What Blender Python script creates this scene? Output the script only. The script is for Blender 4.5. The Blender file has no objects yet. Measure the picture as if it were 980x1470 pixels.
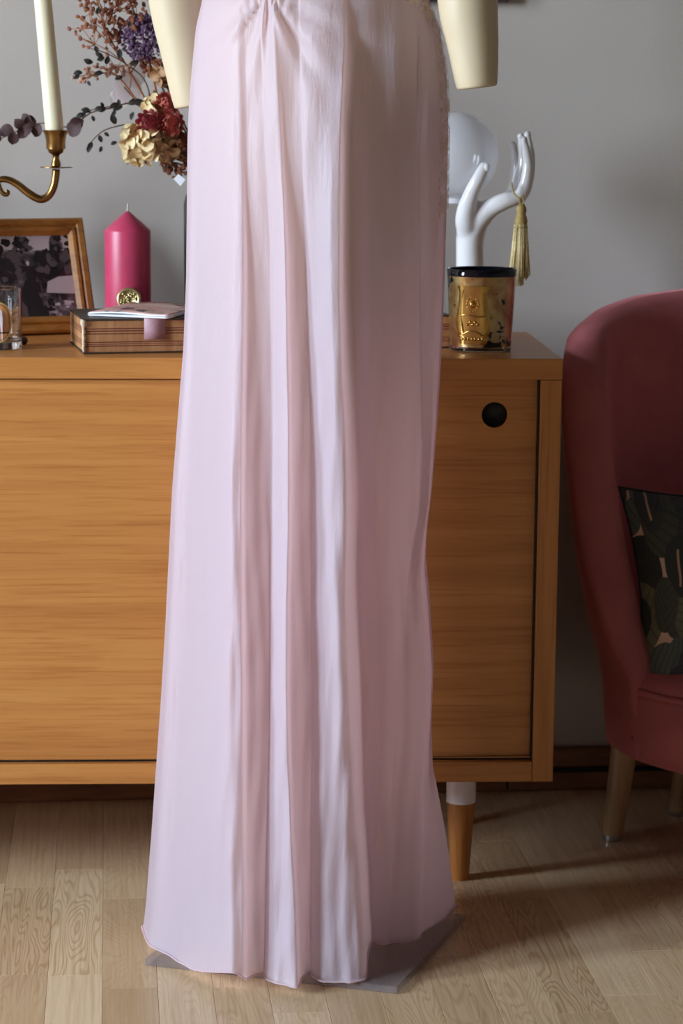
import bpy, math, random
import numpy as np
from mathutils import Vector, Matrix

random.seed(7)
rng = np.random.default_rng(7)
SC = bpy.context.scene
COL = SC.collection
R = math.radians

# ------------------------------------------------------------------ camera
IMG_W, IMG_H = 980, 1470
FPX = 3266.0
PITCH, ROLL, CAM_H = R(9.81), R(0.4), 1.09
_r0 = Vector((1, 0, 0)); _u0 = Vector((0, math.sin(PITCH), math.cos(PITCH)))
FWD = Vector((0, math.cos(PITCH), -math.sin(PITCH)))
RIGHT = _r0 * math.cos(ROLL) + _u0 * math.sin(ROLL)
UP = -_r0 * math.sin(ROLL) + _u0 * math.cos(ROLL)
CAM = Vector((0, 0, CAM_H))
cd = bpy.data.cameras.new('camera')
cd.sensor_fit = 'VERTICAL'; cd.sensor_height = 36.0; cd.sensor_width = 24.0
cd.lens = FPX / IMG_H * 36.0
cd.clip_start = 0.05; cd.clip_end = 60
cd.dof.use_dof = True; cd.dof.focus_distance = 2.86; cd.dof.aperture_fstop = 7.1
cam = bpy.data.objects.new('camera', cd); COL.objects.link(cam)
m = Matrix((RIGHT, UP, -FWD)).transposed().to_4x4(); m.translation = CAM
cam.matrix_world = m
SC.camera = cam

# ------------------------------------------------------------------ world, daylight, exposure
SKY = (0.74, 0.86, 1.0)
SKY_STRENGTH = 46.0
w = bpy.data.worlds.new('sky'); SC.world = w; w.use_nodes = True
bg = w.node_tree.nodes['Background']
bg.inputs[0].default_value = (*SKY, 1); bg.inputs[1].default_value = SKY_STRENGTH
SC.view_settings.view_transform = 'Standard'
SC.view_settings.look = 'None'
SC.view_settings.gamma = 1.0
SC.view_settings.use_curve_mapping = False
SC.view_settings.exposure = 0.2
SC.cycles.max_bounces = 10
SC.cycles.diffuse_bounces = 6
SC.cycles.transparent_max_bounces = 16

# the room is turned a little against the camera
YAW = R(5.8)
def RM(rx, ry, z=0.0):
    """room coordinates: rx along the back wall, ry out of it (0 = wall, negative = into the room)"""
    return Vector((rx * math.cos(YAW) - ry * math.sin(YAW), 3.60 + rx * math.sin(YAW) + ry * math.cos(YAW), z))
LEFT_X, RIGHT_X, FRONT_Y, CEIL = -4.6, 3.2, -7.0, 3.0
# windows in the left wall: ry range, z range
WINS = [(-2.10, -1.35, 1.00, 2.90), (-3.65, -2.50, 1.00, 2.90)]

for W_ in WINS:
    pl = bpy.data.lights.new('window_daylight', 'AREA')
    pl.shape = 'RECTANGLE'; pl.size = W_[3] - W_[2]; pl.size_y = W_[1] - W_[0]
    pl.cycles.is_portal = True
    plo = bpy.data.objects.new('window_daylight', pl); COL.objects.link(plo)
    c = RM(LEFT_X - 0.16, (W_[0] + W_[1]) / 2, (W_[2] + W_[3]) / 2)
    zz = -Vector((math.cos(YAW), math.sin(YAW), 0)); yy = Vector((-math.sin(YAW), math.cos(YAW), 0)); xx = yy.cross(zz)
    mm = Matrix((xx, yy, zz)).transposed().to_4x4(); mm.translation = c
    plo.matrix_world = mm

# ------------------------------------------------------------------ measuring helpers
def ray(px, py):
    return FWD + RIGHT * ((px - IMG_W / 2) / FPX) + UP * ((IMG_H / 2 - py) / FPX)
def P(px, py, Y):
    d = ray(px, py); return CAM + d * (Y / d.y)
def PZ(px, py, z):
    d = ray(px, py); return CAM + d * ((z - CAM_H) / d.z)

def pchip(xs, ys, x):
    """monotone cubic interpolation, ys may be (n, k); linear outside"""
    xs = np.asarray(xs, float); ys = np.asarray(ys, float); x = np.asarray(x, float)
    one = ys.ndim == 1
    if one: ys = ys[:, None]
    h = np.diff(xs); d = np.diff(ys, axis=0) / h[:, None]
    mm_ = np.zeros_like(ys)
    if len(xs) > 2:
        a, b = d[:-1], d[1:]
        w1 = (2 * h[1:] + h[:-1])[:, None]; w2 = (h[1:] + 2 * h[:-1])[:, None]
        with np.errstate(divide='ignore', invalid='ignore'):
            hm = (w1 + w2) / (w1 / a + w2 / b)
        mm_[1:-1] = np.where(a * b > 0, hm, 0)
    mm_[0] = d[0]; mm_[-1] = d[-1]
    i = np.clip(np.searchsorted(xs, x, side='right') - 1, 0, len(xs) - 2)
    t = ((x - xs[i]) / h[i])[:, None]; H = h[i][:, None]
    out = ((1 + 2 * t) * (1 - t) ** 2 * ys[i] + t * (1 - t) ** 2 * H * mm_[i]
           + t * t * (3 - 2 * t) * ys[i + 1] + t * t * (t - 1) * H * mm_[i + 1])
    lo = (x < xs[0])[:, None]; hi = (x > xs[-1])[:, None]
    out = np.where(lo, ys[0] + (x - xs[0])[:, None] * mm_[0], out)
    out = np.where(hi, ys[-1] + (x - xs[-1])[:, None] * mm_[-1], out)
    return out[:, 0] if one else out

# ------------------------------------------------------------------ material helpers
def lin(c):
    out = []
    for v in c[:3]:
        v = v / 255.0
        out.append(v / 12.92 if v <= 0.04045 else ((v + 0.055) / 1.055) ** 2.4)
    return (*out, 1.0)

class NT:
    def __init__(self, name):
        self.m = bpy.data.materials.new(name); self.m.use_nodes = True
        self.t = self.m.node_tree; self.b = self.t.nodes['Principled BSDF']
        self.out = self.t.nodes['Material Output']
    def n(self, kind, **kw):
        o = self.t.nodes.new('ShaderNode' + kind)
        for k, v in kw.items():
            if k == 'ins':
                for i, val in v.items(): o.inputs[i].default_value = val
            else: setattr(o, k, v)
        return o
    def l(self, a, b): self.t.links.new(a, b)
    def coords(self, scale=(1, 1, 1), kind='Object', rot=(0, 0, 0), add=None):
        tc = self.n('TexCoord'); mp = self.n('Mapping')
        mp.inputs['Scale'].default_value = scale; mp.inputs['Rotation'].default_value = rot
        src = tc.outputs[kind]
        if add is not None:
            va = self.n('VectorMath', operation='ADD'); self.l(src, va.inputs[0]); self.l(add, va.inputs[1]); src = va.outputs[0]
        self.l(src, mp.inputs['Vector']); return mp.outputs[0]
    def noise(self, vec, scale=5, detail=4, rough=0.5, dist=0.0):
        o = self.n('TexNoise', ins={'Scale': scale, 'Detail': detail, 'Roughness': rough, 'Distortion': dist})
        self.l(vec, o.inputs['Vector']); return o.outputs['Fac']
    def ramp(self, fac, stops, interp='LINEAR'):
        r = self.n('ValToRGB'); e = r.color_ramp.elements; r.color_ramp.interpolation = interp
        while len(e) < len(stops): e.new(0.5)
        for i, (p, c) in enumerate(stops):
            e[i].position = p; e[i].color = c if len(c) == 4 else (*c, 1)
        self.l(fac, r.inputs[0]); return r.outputs[0]
    def mix(self, fac, a, b, mode='MIX'):
        o = self.n('MixRGB', blend_type=mode)
        for i, v in ((0, fac), (1, a), (2, b)):
            if hasattr(v, 'links'): self.l(v, o.inputs[i])
            else: o.inputs[i].default_value = v
        return o.outputs[0]
    def math(self, op, a, b=0.0):
        o = self.n('Math', operation=op)
        for i, v in ((0, a), (1, b)):
            if hasattr(v, 'links'): self.l(v, o.inputs[i])
            else: o.inputs[i].default_value = v
        return o.outputs[0]
    def bump(self, h, strength=0.2, dist=0.01):
        o = self.n('Bump', ins={'Strength': strength, 'Distance': dist})
        self.l(h, o.inputs['Height']); self.l(o.outputs[0], self.b.inputs['Normal'])
    def base(self, c):
        if hasattr(c, 'links'): self.l(c, self.b.inputs['Base Color'])
        else: self.b.inputs['Base Color'].default_value = c
    def set(self, **kw):
        for k, v in kw.items():
            self.b.inputs[k.replace('_', ' ')].default_value = v

def plain(name, col, rough=0.5, metal=0.0, var=0.0, vscale=30, bump=0.0, **kw):
    t = NT(name); c = lin(col)
    v = t.coords()
    if var > 0:
        f = t.noise(v, vscale, 4)
        dark = tuple(x * (1 - var) for x in c[:3]) + (1,)
        lite = tuple(min(1, x * (1 + var)) for x in c[:3]) + (1,)
        t.base(t.ramp(f, [(0.3, dark), (0.7, lite)]))
    else: t.base(c)
    t.set(Roughness=rough, Metallic=metal, **kw)
    if bump > 0: t.bump(t.noise(v, vscale * 3, 3), bump, 0.002)
    return t.m

def wood(name, dark, mid, light, axis=0, rough=0.35, fine=1.0):
    t = NT(name)
    sc = [30 * fine, 30 * fine, 30 * fine]; sc[axis] = 1.1
    v = t.coords(tuple(sc))
    n1 = t.noise(v, 1.3, 4, 0.55, 0.3)
    sc2 = [160, 160, 160]; sc2[axis] = 5
    n2 = t.noise(t.coords(tuple(sc2)), 1.3, 3, 0.6)
    c1 = t.ramp(n1, [(0.3, lin(dark)), (0.5, lin(mid)), (0.72, lin(light))])
    c2 = t.ramp(n2, [(0.34, (0.78, 0.68, 0.56, 1)), (0.5, (1, 1, 1, 1))])
    t.base(t.mix(0.75, c1, c2, 'MULTIPLY'))
    t.set(Roughness=rough); t.bump(n2, 0.06, 0.001)
    return t.m

M = {}
def mwall():
    t = NT('wall_paint'); v = t.coords()
    f = t.noise(v, 3, 3)
    t.base(t.ramp(f, [(0.3, lin((182, 174, 166))), (0.7, lin((188, 180, 172)))]))
    t.set(Roughness=0.85); t.bump(t.noise(v, 220, 3), 0.12, 0.002)
    return t.m
M['wall'] = mwall()
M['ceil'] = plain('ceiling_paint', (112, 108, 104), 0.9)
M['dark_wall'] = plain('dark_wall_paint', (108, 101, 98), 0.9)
M['oak_h'] = wood('oak_veneer_horizontal', (178, 116, 58), (192, 130, 68), (203, 142, 78), 0)
M['oak_v'] = wood('oak_veneer_vertical', (176, 114, 57), (190, 128, 67), (201, 140, 77), 2)
M['oak_leg'] = wood('oak_leg', (150, 92, 42), (182, 118, 56), (198, 133, 68), 2, 0.4)
M['skirting'] = wood('skirting_wood', (110, 72, 46), (134, 90, 58), (150, 104, 70), 0, 0.45)
M['black'] = plain('black_void', (10, 9, 9), 0.6)
M['white_metal'] = plain('white_metal', (238, 238, 242), 0.3)
M['brass'] = plain('aged_brass', (142, 106, 62), 0.3, 1.0, 0.25, 40)
M['rail'] = plain('brass_rail', (170, 130, 90), 0.4, 1.0)
M['gold_frame'] = wood('gilt_wood', (126, 76, 26), (160, 104, 40), (182, 126, 58), 0, 0.35)

def mfloor():
    t = NT('oak_parquet')
    oi = t.n('ObjectInfo')
    cv = t.n('CombineXYZ')
    for i, k in enumerate((37.0, 91.0, 53.0)): t.l(t.math('MULTIPLY', oi.outputs['Random'], k), cv.inputs[i])
    v = t.coords((22, 2.6, 3), add=cv.outputs[0])
    n1 = t.noise(v, 0.8, 2, 0.5, 0.25)
    rings = t.math('ADD', t.math('MULTIPLY', t.math('SINE', t.math('MULTIPLY', n1, 210.0)), 0.5), 0.5)
    v2 = t.coords((190, 5, 5), add=cv.outputs[0])
    n2 = t.noise(v2, 1.2, 3, 0.6)
    hue = t.ramp(oi.outputs['Random'], [(0, lin((200, 172, 136))), (0.35, lin((222, 196, 158))), (0.7, lin((210, 182, 145))), (1, lin((236, 214, 178)))])
    c1 = t.ramp(rings, [(0.0, (0.74, 0.64, 0.54, 1)), (0.5, (1, 1, 1, 1))])
    c2 = t.ramp(n2, [(0.35, (0.78, 0.72, 0.64, 1)), (0.6, (1, 1, 1, 1))])
    # rings only matter on some boards
    amt = t.math('MULTIPLY', t.math('FRACT', t.math('MULTIPLY', oi.outputs['Random'], 7.3)), 0.9)
    t.base(t.mix(0.7, t.mix(amt, hue, c1, 'MULTIPLY'), c2, 'MULTIPLY'))
    t.set(Roughness=0.30); t.b.inputs['Specular IOR Level'].default_value = 0.5
    t.bump(n2, 0.05, 0.001)
    return t.m
M['floor'] = mfloor()

# ------------------------------------------------------------------ mesh helpers
ORG = {}
def mesh(name, verts, faces, mat, smooth=True):
    me = bpy.data.meshes.new(name)
    me.from_pydata([tuple(v) for v in verts], [], [tuple(f) for f in faces]); me.update()
    if smooth: me.polygons.foreach_set('use_smooth', [True] * len(me.polygons))
    if mat: me.materials.append(M[mat] if isinstance(mat, str) else mat)
    return me
def tag(o, label=None, cat=None, group=None, kind=None):
    if label: o['label'] = label
    if cat: o['category'] = cat
    if group: o['group'] = group
    if kind: o['kind'] = kind
    return o
def thing(name, loc, label, cat, group=None, rotz=0.0):
    o = bpy.data.objects.new(name, None); COL.objects.link(o)
    o.location = loc; o.rotation_euler = (0, 0, rotz); o.empty_display_size = 0.05
    ORG[o] = Vector(loc)
    return tag(o, label, cat, group)
def obj(name, geo, mat, parent=None, smooth=True, org=None, local=False):
    """geo = (verts, faces) in world coordinates (or in the root's own frame when local)"""
    v, f = geo
    if parent is not None: o0 = Vector((0, 0, 0)) if local else ORG[parent]
    else: o0 = Vector(org) if org is not None else Vector((0, 0, 0))
    me = mesh(name, [Vector(p) - o0 for p in v], f, mat, smooth)
    o = bpy.data.objects.new(name, me); COL.objects.link(o)
    if parent is not None: o.parent = parent; ORG[o] = ORG[parent]
    else: o.location = o0; ORG[o] = o0
    return o
def sharp(o, ang=40):
    me = o.data
    try: me.set_sharp_from_angle(angle=R(ang))
    except Exception: pass
    return o
def bevel(o, wdt=0.002, seg=2):
    b = o.modifiers.new('edge', 'BEVEL'); b.width = wdt; b.segments = seg; b.limit_method = 'ANGLE'; b.angle_limit = R(35)
    return o
def box(x0, x1, y0, y1, z0, z1):
    v = [(x, y, z) for z in (z0, z1) for y in (y0, y1) for x in (x0, x1)]
    f = [(0, 2, 3, 1), (4, 5, 7, 6), (0, 1, 5, 4), (2, 6, 7, 3), (0, 4, 6, 2), (1, 3, 7, 5)]
    return [Vector(p) for p in v], f
def join(*gs):
    V, F = [], []
    for v, f in gs:
        k = len(V); V += [Vector(p) for p in v]; F += [tuple(i + k for i in q) for q in f]
    return V, F
def xf(geo, mat4):
    return [mat4 @ Vector(p) for p in geo[0]], geo[1]
def roombox(x0, x1, y0, y1, z0, z1):
    v, f = box(x0, x1, y0, y1, z0, z1); return [RM(*p) for p in v], f
def lathe(profile, c, seg=40, axis=None):
    """profile [(r, z)] about a vertical line through c"""
    c = Vector(c); V, F = [], []
    for r, z in profile:
        for k in range(seg):
            a = 2 * math.pi * k / seg
            V.append(c + Vector((r * math.cos(a), r * math.sin(a), z)))
    n = len(profile)
    for i in range(n - 1):
        for k in range(seg):
            a, b = i * seg + k, i * seg + (k + 1) % seg
            F.append((a, b, b + seg, a + seg))
    if profile[0][0] > 1e-6: F.append(tuple(range(seg))[::-1])
    if profile[-1][0] > 1e-6: F.append(tuple((n - 1) * seg + k for k in range(seg)))
    return V, F
def tube(path, rad, seg=10, flat=1.0, cap=True, flatdir=None):
    pts = [Vector(p) for p in path]; n = len(pts)
    if not hasattr(rad, '__len__'): rad = [rad] * n
    V, F = [], []
    ref = None
    for i in range(n):
        t = (pts[min(i + 1, n - 1)] - pts[max(i - 1, 0)]).normalized()
        if ref is None:
            ref = Vector((0, 0, 1)) if abs(t.z) < 0.9 else Vector((1, 0, 0))
            if flatdir is not None: ref = Vector(flatdir)
        u = (ref - t * ref.dot(t)).normalized(); ref = u
        w_ = t.cross(u)
        for k in range(seg):
            a = 2 * math.pi * k / seg
            V.append(pts[i] + (u * math.cos(a) * flat + w_ * math.sin(a)) * rad[i])
    for i in range(n - 1):
        for k in range(seg):
            a, b = i * seg + k, i * seg + (k + 1) % seg
            F.append((a, b, b + seg, a + seg))
    if cap:
        F.append(tuple(range(seg))[::-1]); F.append(tuple((n - 1) * seg + k for k in range(seg)))
    return V, F
def sm(path, n=24):
    """smooth curve through points"""
    p = np.array([tuple(q) for q in path], float); k = len(p)
    d = np.r_[0, np.cumsum(np.linalg.norm(np.diff(p, axis=0), axis=1))]
    t = np.linspace(0, d[-1], n)
    out = []
    for tt in t:
        i = min(max(np.searchsorted(d, tt) - 1, 0), k - 2)
        p0, p1, p2, p3 = p[max(i - 1, 0)], p[i], p[i + 1], p[min(i + 2, k - 1)]
        u = (tt - d[i]) / max(d[i + 1] - d[i], 1e-9)
        out.append(Vector(0.5 * (2 * p1 + (p2 - p0) * u + (2 * p0 - 5 * p1 + 4 * p2 - p3) * u * u + (3 * p1 - p0 - 3 * p2 + p3) * u ** 3)))
    return out
def smr(vals, n=24):
    return list(np.interp(np.linspace(0, 1, n), np.linspace(0, 1, len(vals)), vals))
def ball(c, r, seg=16, rings=10, sq=(1, 1, 1)):
    c = Vector(c); V = [c + Vector((0, 0, -r * sq[2]))]; F = []
    for i in range(1, rings):
        th = math.pi * i / rings
        for k in range(seg):
            a = 2 * math.pi * k / seg
            V.append(c + Vector((r * sq[0] * math.sin(th) * math.cos(a), r * sq[1] * math.sin(th) * math.sin(a), -r * sq[2] * math.cos(th))))
    V.append(c + Vector((0, 0, r * sq[2])))
    for k in range(seg):
        F.append((0, 1 + (k + 1) % seg, 1 + k))
        F.append((len(V) - 1, 1 + (rings - 2) * seg + k, 1 + (rings - 2) * seg + (k + 1) % seg))
    for i in range(rings - 2):
        for k in range(seg):
            a, b = 1 + i * seg + k, 1 + i * seg + (k + 1) % seg
            F.append((a, b, b + seg, a + seg))
    return V, F
def grid(fn, nu, nv, closeu=False):
    V = [fn(i / (nu - (0 if closeu else 1)), j / (nv - 1)) for j in range(nv) for i in range(nu)]
    F = []
    for j in range(nv - 1):
        for i in range(nu if closeu else nu - 1):
            a, b = j * nu + i, j * nu + (i + 1) % nu
            F.append((a, b, b + nu, a + nu))
    return V, F

# ================================================================== THE ROOM
floor = tag(obj('floor', roombox(LEFT_X, RIGHT_X, FRONT_Y, 0.0, -0.08, -0.004), 'floor', smooth=False), 'oak strip parquet floor of the room', None, kind='structure')
SW = 0.070
b0 = PZ(147, 1400, 0.0)
dirv = Vector((-math.sin(YAW), math.cos(YAW), 0)); side = Vector((math.cos(YAW), math.sin(YAW), 0))
s0 = (b0 - RM(0, 0)).dot(side)
lens = [0.26, 0.34, 0.42, 0.50]
g = 0.00018
pmesh = {}
def plank_geo(L):
    b = 0.0004; x1 = SW / 2 - g; y1 = L / 2 - g
    V = [(-x1, -y1, -0.004), (x1, -y1, -0.004), (x1, y1, -0.004), (-x1, y1, -0.004)]
    V += [(-x1, -y1, -b), (x1, -y1, -b), (x1, y1, -b), (-x1, y1, -b)]
    V += [(-x1 + b, -y1 + b, 0), (x1 - b, -y1 + b, 0), (x1 - b, y1 - b, 0), (-x1 + b, y1 - b, 0)]
    F = [(8, 9, 10, 11)]
    for k in range(4):
        F += [(k, (k + 1) % 4, 4 + (k + 1) % 4, 4 + k), (4 + k, 4 + (k + 1) % 4, 8 + (k + 1) % 4, 8 + k)]
    return V, F
for L in lens: pmesh[L] = mesh('plank', *plank_geo(L), 'floor', smooth=False)
rest = []
prnd = random.Random(5)
k0 = int(math.floor((LEFT_X - s0) / SW)) + 1
k1 = int(math.floor((RIGHT_X - s0) / SW))
for k in range(k0, k1):
    sx = s0 + (k + 0.5) * SW
    y = 0.01 + prnd.random() * 0.1
    near = -0.80 < sx < 0.85
    while y > FRONT_Y + 0.5:
        L = prnd.choice(lens)
        c0 = y - L / 2
        if near and c0 > -1.45:
            o = bpy.data.objects.new('plank', pmesh[L]); COL.objects.link(o)
            o.parent = floor; o.location = RM(sx, c0, 0); o.rotation_euler = (0, 0, YAW)
        else:
            v, f = plank_geo(L)
            rest.append(([RM(sx + p[0], c0 + p[1], p[2]) for p in v], f))
        y -= L
ro = obj('outer_planks', join(*rest), 'floor', floor, smooth=False); ro['kind'] = 'stuff'

M['ground'] = plain('garden_ground', (92, 96, 84), 0.95, 0, 0.2, 2)  # unseen ground, added outside the windows to block sky light from below
obj('ground', roombox(LEFT_X - 40, LEFT_X - 0.25, -30, 26, -0.5, -0.4), 'ground', smooth=False)['kind'] = 'structure'
obj('wall_back', roombox(LEFT_X - 0.2, RIGHT_X + 0.2, 0.0, 0.15, -0.08, CEIL), 'wall', smooth=False)['kind'] = 'structure'
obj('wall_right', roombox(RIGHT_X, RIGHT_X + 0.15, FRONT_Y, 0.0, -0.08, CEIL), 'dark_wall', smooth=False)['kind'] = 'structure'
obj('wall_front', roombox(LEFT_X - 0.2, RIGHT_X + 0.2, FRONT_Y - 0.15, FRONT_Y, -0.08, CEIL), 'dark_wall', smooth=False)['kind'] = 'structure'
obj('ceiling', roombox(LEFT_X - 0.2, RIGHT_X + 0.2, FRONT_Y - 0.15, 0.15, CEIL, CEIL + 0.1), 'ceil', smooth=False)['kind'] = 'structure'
lw = []
ys_ = sorted(WINS); cur = FRONT_Y
for y0, y1, z0, z1 in ys_:
    lw += [roombox(LEFT_X - 0.2, LEFT_X, cur, y0, -0.08, CEIL), roombox(LEFT_X - 0.2, LEFT_X, y0, y1, -0.08, z0), roombox(LEFT_X - 0.2, LEFT_X, y0, y1, z1, CEIL)]
    cur = y1
lw.append(roombox(LEFT_X - 0.2, LEFT_X, cur, 0.0, -0.08, CEIL))
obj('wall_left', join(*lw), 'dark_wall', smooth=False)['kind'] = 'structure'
M['win_white'] = plain('window_white', (225, 225, 222), 0.4)
for k_, (y0, y1, z0, z1) in enumerate(WINS):
    win = obj('window_%d' % (k_ + 1), join(roombox(LEFT_X - 0.12, LEFT_X - 0.06, y0, y0 + 0.05, z0, z1), roombox(LEFT_X - 0.12, LEFT_X - 0.06, y1 - 0.05, y1, z0, z1),
                               roombox(LEFT_X - 0.12, LEFT_X - 0.06, y0, y1, z1 - 0.05, z1), roombox(LEFT_X - 0.12, LEFT_X - 0.06, y0, y1, z0, z0 + 0.05)), 'win_white', smooth=False)
    win['kind'] = 'structure'
    obj('window_sill', roombox(LEFT_X - 0.06, LEFT_X + 0.05, y0 - 0.04, y1 + 0.04, z0 - 0.03, z0), 'win_white', win, smooth=False)

# baseboard along the back wall, in two lengths that meet behind the sideboard
bj = (P(730, 1133, 3.60) - RM(0, 0)).dot(side)
bb = tag(obj('baseboard_back', roombox(LEFT_X, bj - 0.0008, -0.016, -0.0005, 0.0, 0.072), 'skirting', smooth=False), 'brown wooden skirting board along the back wall', kind='structure')
bevel(bb, 0.004)
b2 = obj('board_length', roombox(bj + 0.0008, RIGHT_X, -0.016, -0.0005, 0.0, 0.072), 'skirting', bb, smooth=False); bevel(b2, 0.004)
M['cable'] = plain('cable_black', (16, 14, 16), 0.45)
cab = [RM(x, -0.021, 0.037 + 0.0012 * math.sin(9 * x)) for x in np.linspace(-1.6, 2.0, 60)]
tag(obj('power_cable', tube(cab, 0.0042, 8), 'cable', org=RM(0.2, -0.021, 0)), 'thin black cable running along the brown skirting board', 'cable')

# ================================================================== SIDEBOARD
SBY = R(2.5)
cor = P(808, 515, 3.10); H = cor.z
bk = PZ(755, 474, H)
DEP = 0.40
SBO = Vector((cor.x, cor.y, 0))
def S(lx, ly, z):
    return SBO + Vector((lx * math.cos(SBY) - ly * math.sin(SBY), lx * math.sin(SBY) + ly * math.cos(SBY), z))
def SL(p):
    d = Vector(p) - SBO; c_, s_ = math.cos(SBY), math.sin(SBY)
    return Vector((d.x * c_ + d.y * s_, -d.x * s_ + d.y * c_, d.z))
print('sideboard H', H, 'measured depth', (bk - cor).length)
ZB = P(803, 1121, 3.105).z
TH = 0.029
WID = 1.60
sb = thing('sideboard', SBO, 'long oak sideboard with sliding doors and short round legs, behind the dress', 'sideboard', rotz=SBY)
def sbp(name, g_, mat, parent=sb, bev=0.0012):
    o = obj(name, g_, mat, parent, smooth=False, local=True)
    if bev: bevel(o, bev, 2)
    return o
sbp('top_panel', box(-WID, 0, 0, DEP, H - TH, H), 'oak_h')
sbp('side_panel', box(-0.030, -0.0005, 0.0005, DEP, ZB, H - TH - 0.0004), 'oak_v')
sbp('side_panel', box(-WID + 0.0005, -WID + 0.030, 0.0005, DEP, ZB, H - TH - 0.0004), 'oak_v')
sbp('bottom_panel', box(-WID + 0.0304, -0.0304, 0.0008, DEP, ZB, ZB + TH), 'oak_h')
sbp('back_panel', box(-WID + 0.0304, -0.0304, DEP - 0.012, DEP - 0.002, ZB + TH, H - TH), 'oak_h', bev=0)
zd = P(700, 1083, 3.12).z
hc = SL(P(709, 595, 3.117)); HR = 0.0178
def door_hole(x0, x1, z0, z1, yf, th, hx, hz, r, n=48):
    V, F = [], []
    ang = sorted([2 * math.pi * k / n for k in range(n)] + [math.atan2(cz - hz, cx - hx) % (2 * math.pi) for cx in (x0, x1) for cz in (z0, z1)])
    m_ = len(ang)
    for y in (yf, yf + th):
        for a in ang:
            c_, s_ = math.cos(a), math.sin(a)
            t = min(((x1 - hx) / c_ if c_ > 1e-9 else (x0 - hx) / c_ if c_ < -1e-9 else 1e9), ((z1 - hz) / s_ if s_ > 1e-9 else (z0 - hz) / s_ if s_ < -1e-9 else 1e9))
            V.append(Vector((hx + t * c_, y, hz + t * s_)))
        for a in ang: V.append(Vector((hx + r * math.cos(a), y, hz + r * math.sin(a))))
    B = 2 * m_
    for k in range(m_):
        q = (k + 1) % m_
        F += [(k, q, m_ + q, m_ + k)[::-1], (B + k, B + q, B + m_ + q, B + m_ + k), (k, B + k, B + q, q)[::-1], (m_ + k, B + m_ + k, B + m_ + q, m_ + q)]
    return V, F
xmid = SL(P(430, 700, 3.09)).x
rd = sbp('sliding_door', door_hole(xmid - 0.02, -0.0325, zd, H - TH - 0.002, 0.016, 0.016, hc.x, hc.z, HR), 'oak_h', bev=0)
cup = [(HR * 0.999 * math.cos(2 * math.pi * k / 40), y, HR * 0.999 * math.sin(2 * math.pi * k / 40)) for y in (0.0195, 0.030) for k in range(40)]
cupf = [(k, (k + 1) % 40, 40 + (k + 1) % 40, 40 + k) for k in range(40)] + [tuple(range(40, 80))]
fp = obj('finger_pull', ([Vector(p) + Vector((hc.x, 0, hc.z)) for p in cup], cupf), 'black', rd, local=True); fp['label'] = 'round black finger hole'
ld = sbp('sliding_door', door_hole(-WID + 0.0325, xmid, zd, H - TH - 0.002, 0.010, 0.0055, -WID + 0.10, hc.z, HR), 'oak_h', bev=0)
fp = obj('finger_pull', ([Vector(p) + Vector((-WID + 0.10, -0.006, hc.z)) for p in cup], cupf), 'black', ld, local=True); fp['label'] = 'round black finger hole'
sbp('track_groove', box(-WID + 0.031, -0.031, 0.014, 0.036, ZB + TH - 0.0005, zd - 0.0002), 'black', bev=0)  # black strip behind the rail, painted shade for the gap under the doors
sbp('track_rail', box(-WID + 0.031, -0.031, 0.0105, 0.0125, ZB + TH + 0.0035, ZB + TH + 0.0052), 'rail', bev=0)
sbp('track_groove', box(-0.0325, -0.0302, 0.004, 0.03, zd, H - TH - 0.002), 'black', bev=0)  # black filler beside the door, stands for the shade in that gap
lc = SL(PZ(661, 1266, 0.0)) + Vector((0, 0.015, 0))
for lx, ly in ((lc.x, lc.y), (lc.x + 0.024, DEP - 0.06), (-WID - lc.x, lc.y), (-WID - lc.x, DEP - 0.06)):
    lg = obj('leg', lathe([(0.0, 0), (0.0125, 0), (0.0132, 0.002), (0.0205, ZB - 0.0515), (0.0205, ZB - 0.050)], (lx, ly, 0), 32), 'oak_leg', sb, local=True); sharp(lg)
    cl = obj('collar', lathe([(0.0206, ZB - 0.0520), (0.0215, ZB - 0.0520), (0.0215, ZB - 0.0005), (0.0, ZB - 0.0005)], (lx, ly, 0), 32), 'white_metal', lg, local=True); sharp(cl)
    cl['label'] = 'white metal collar'

# ================================================================== DRESS
ST = [-300, -130, 0, 200, 400, 700, 1000, 1300, 1425]
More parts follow.
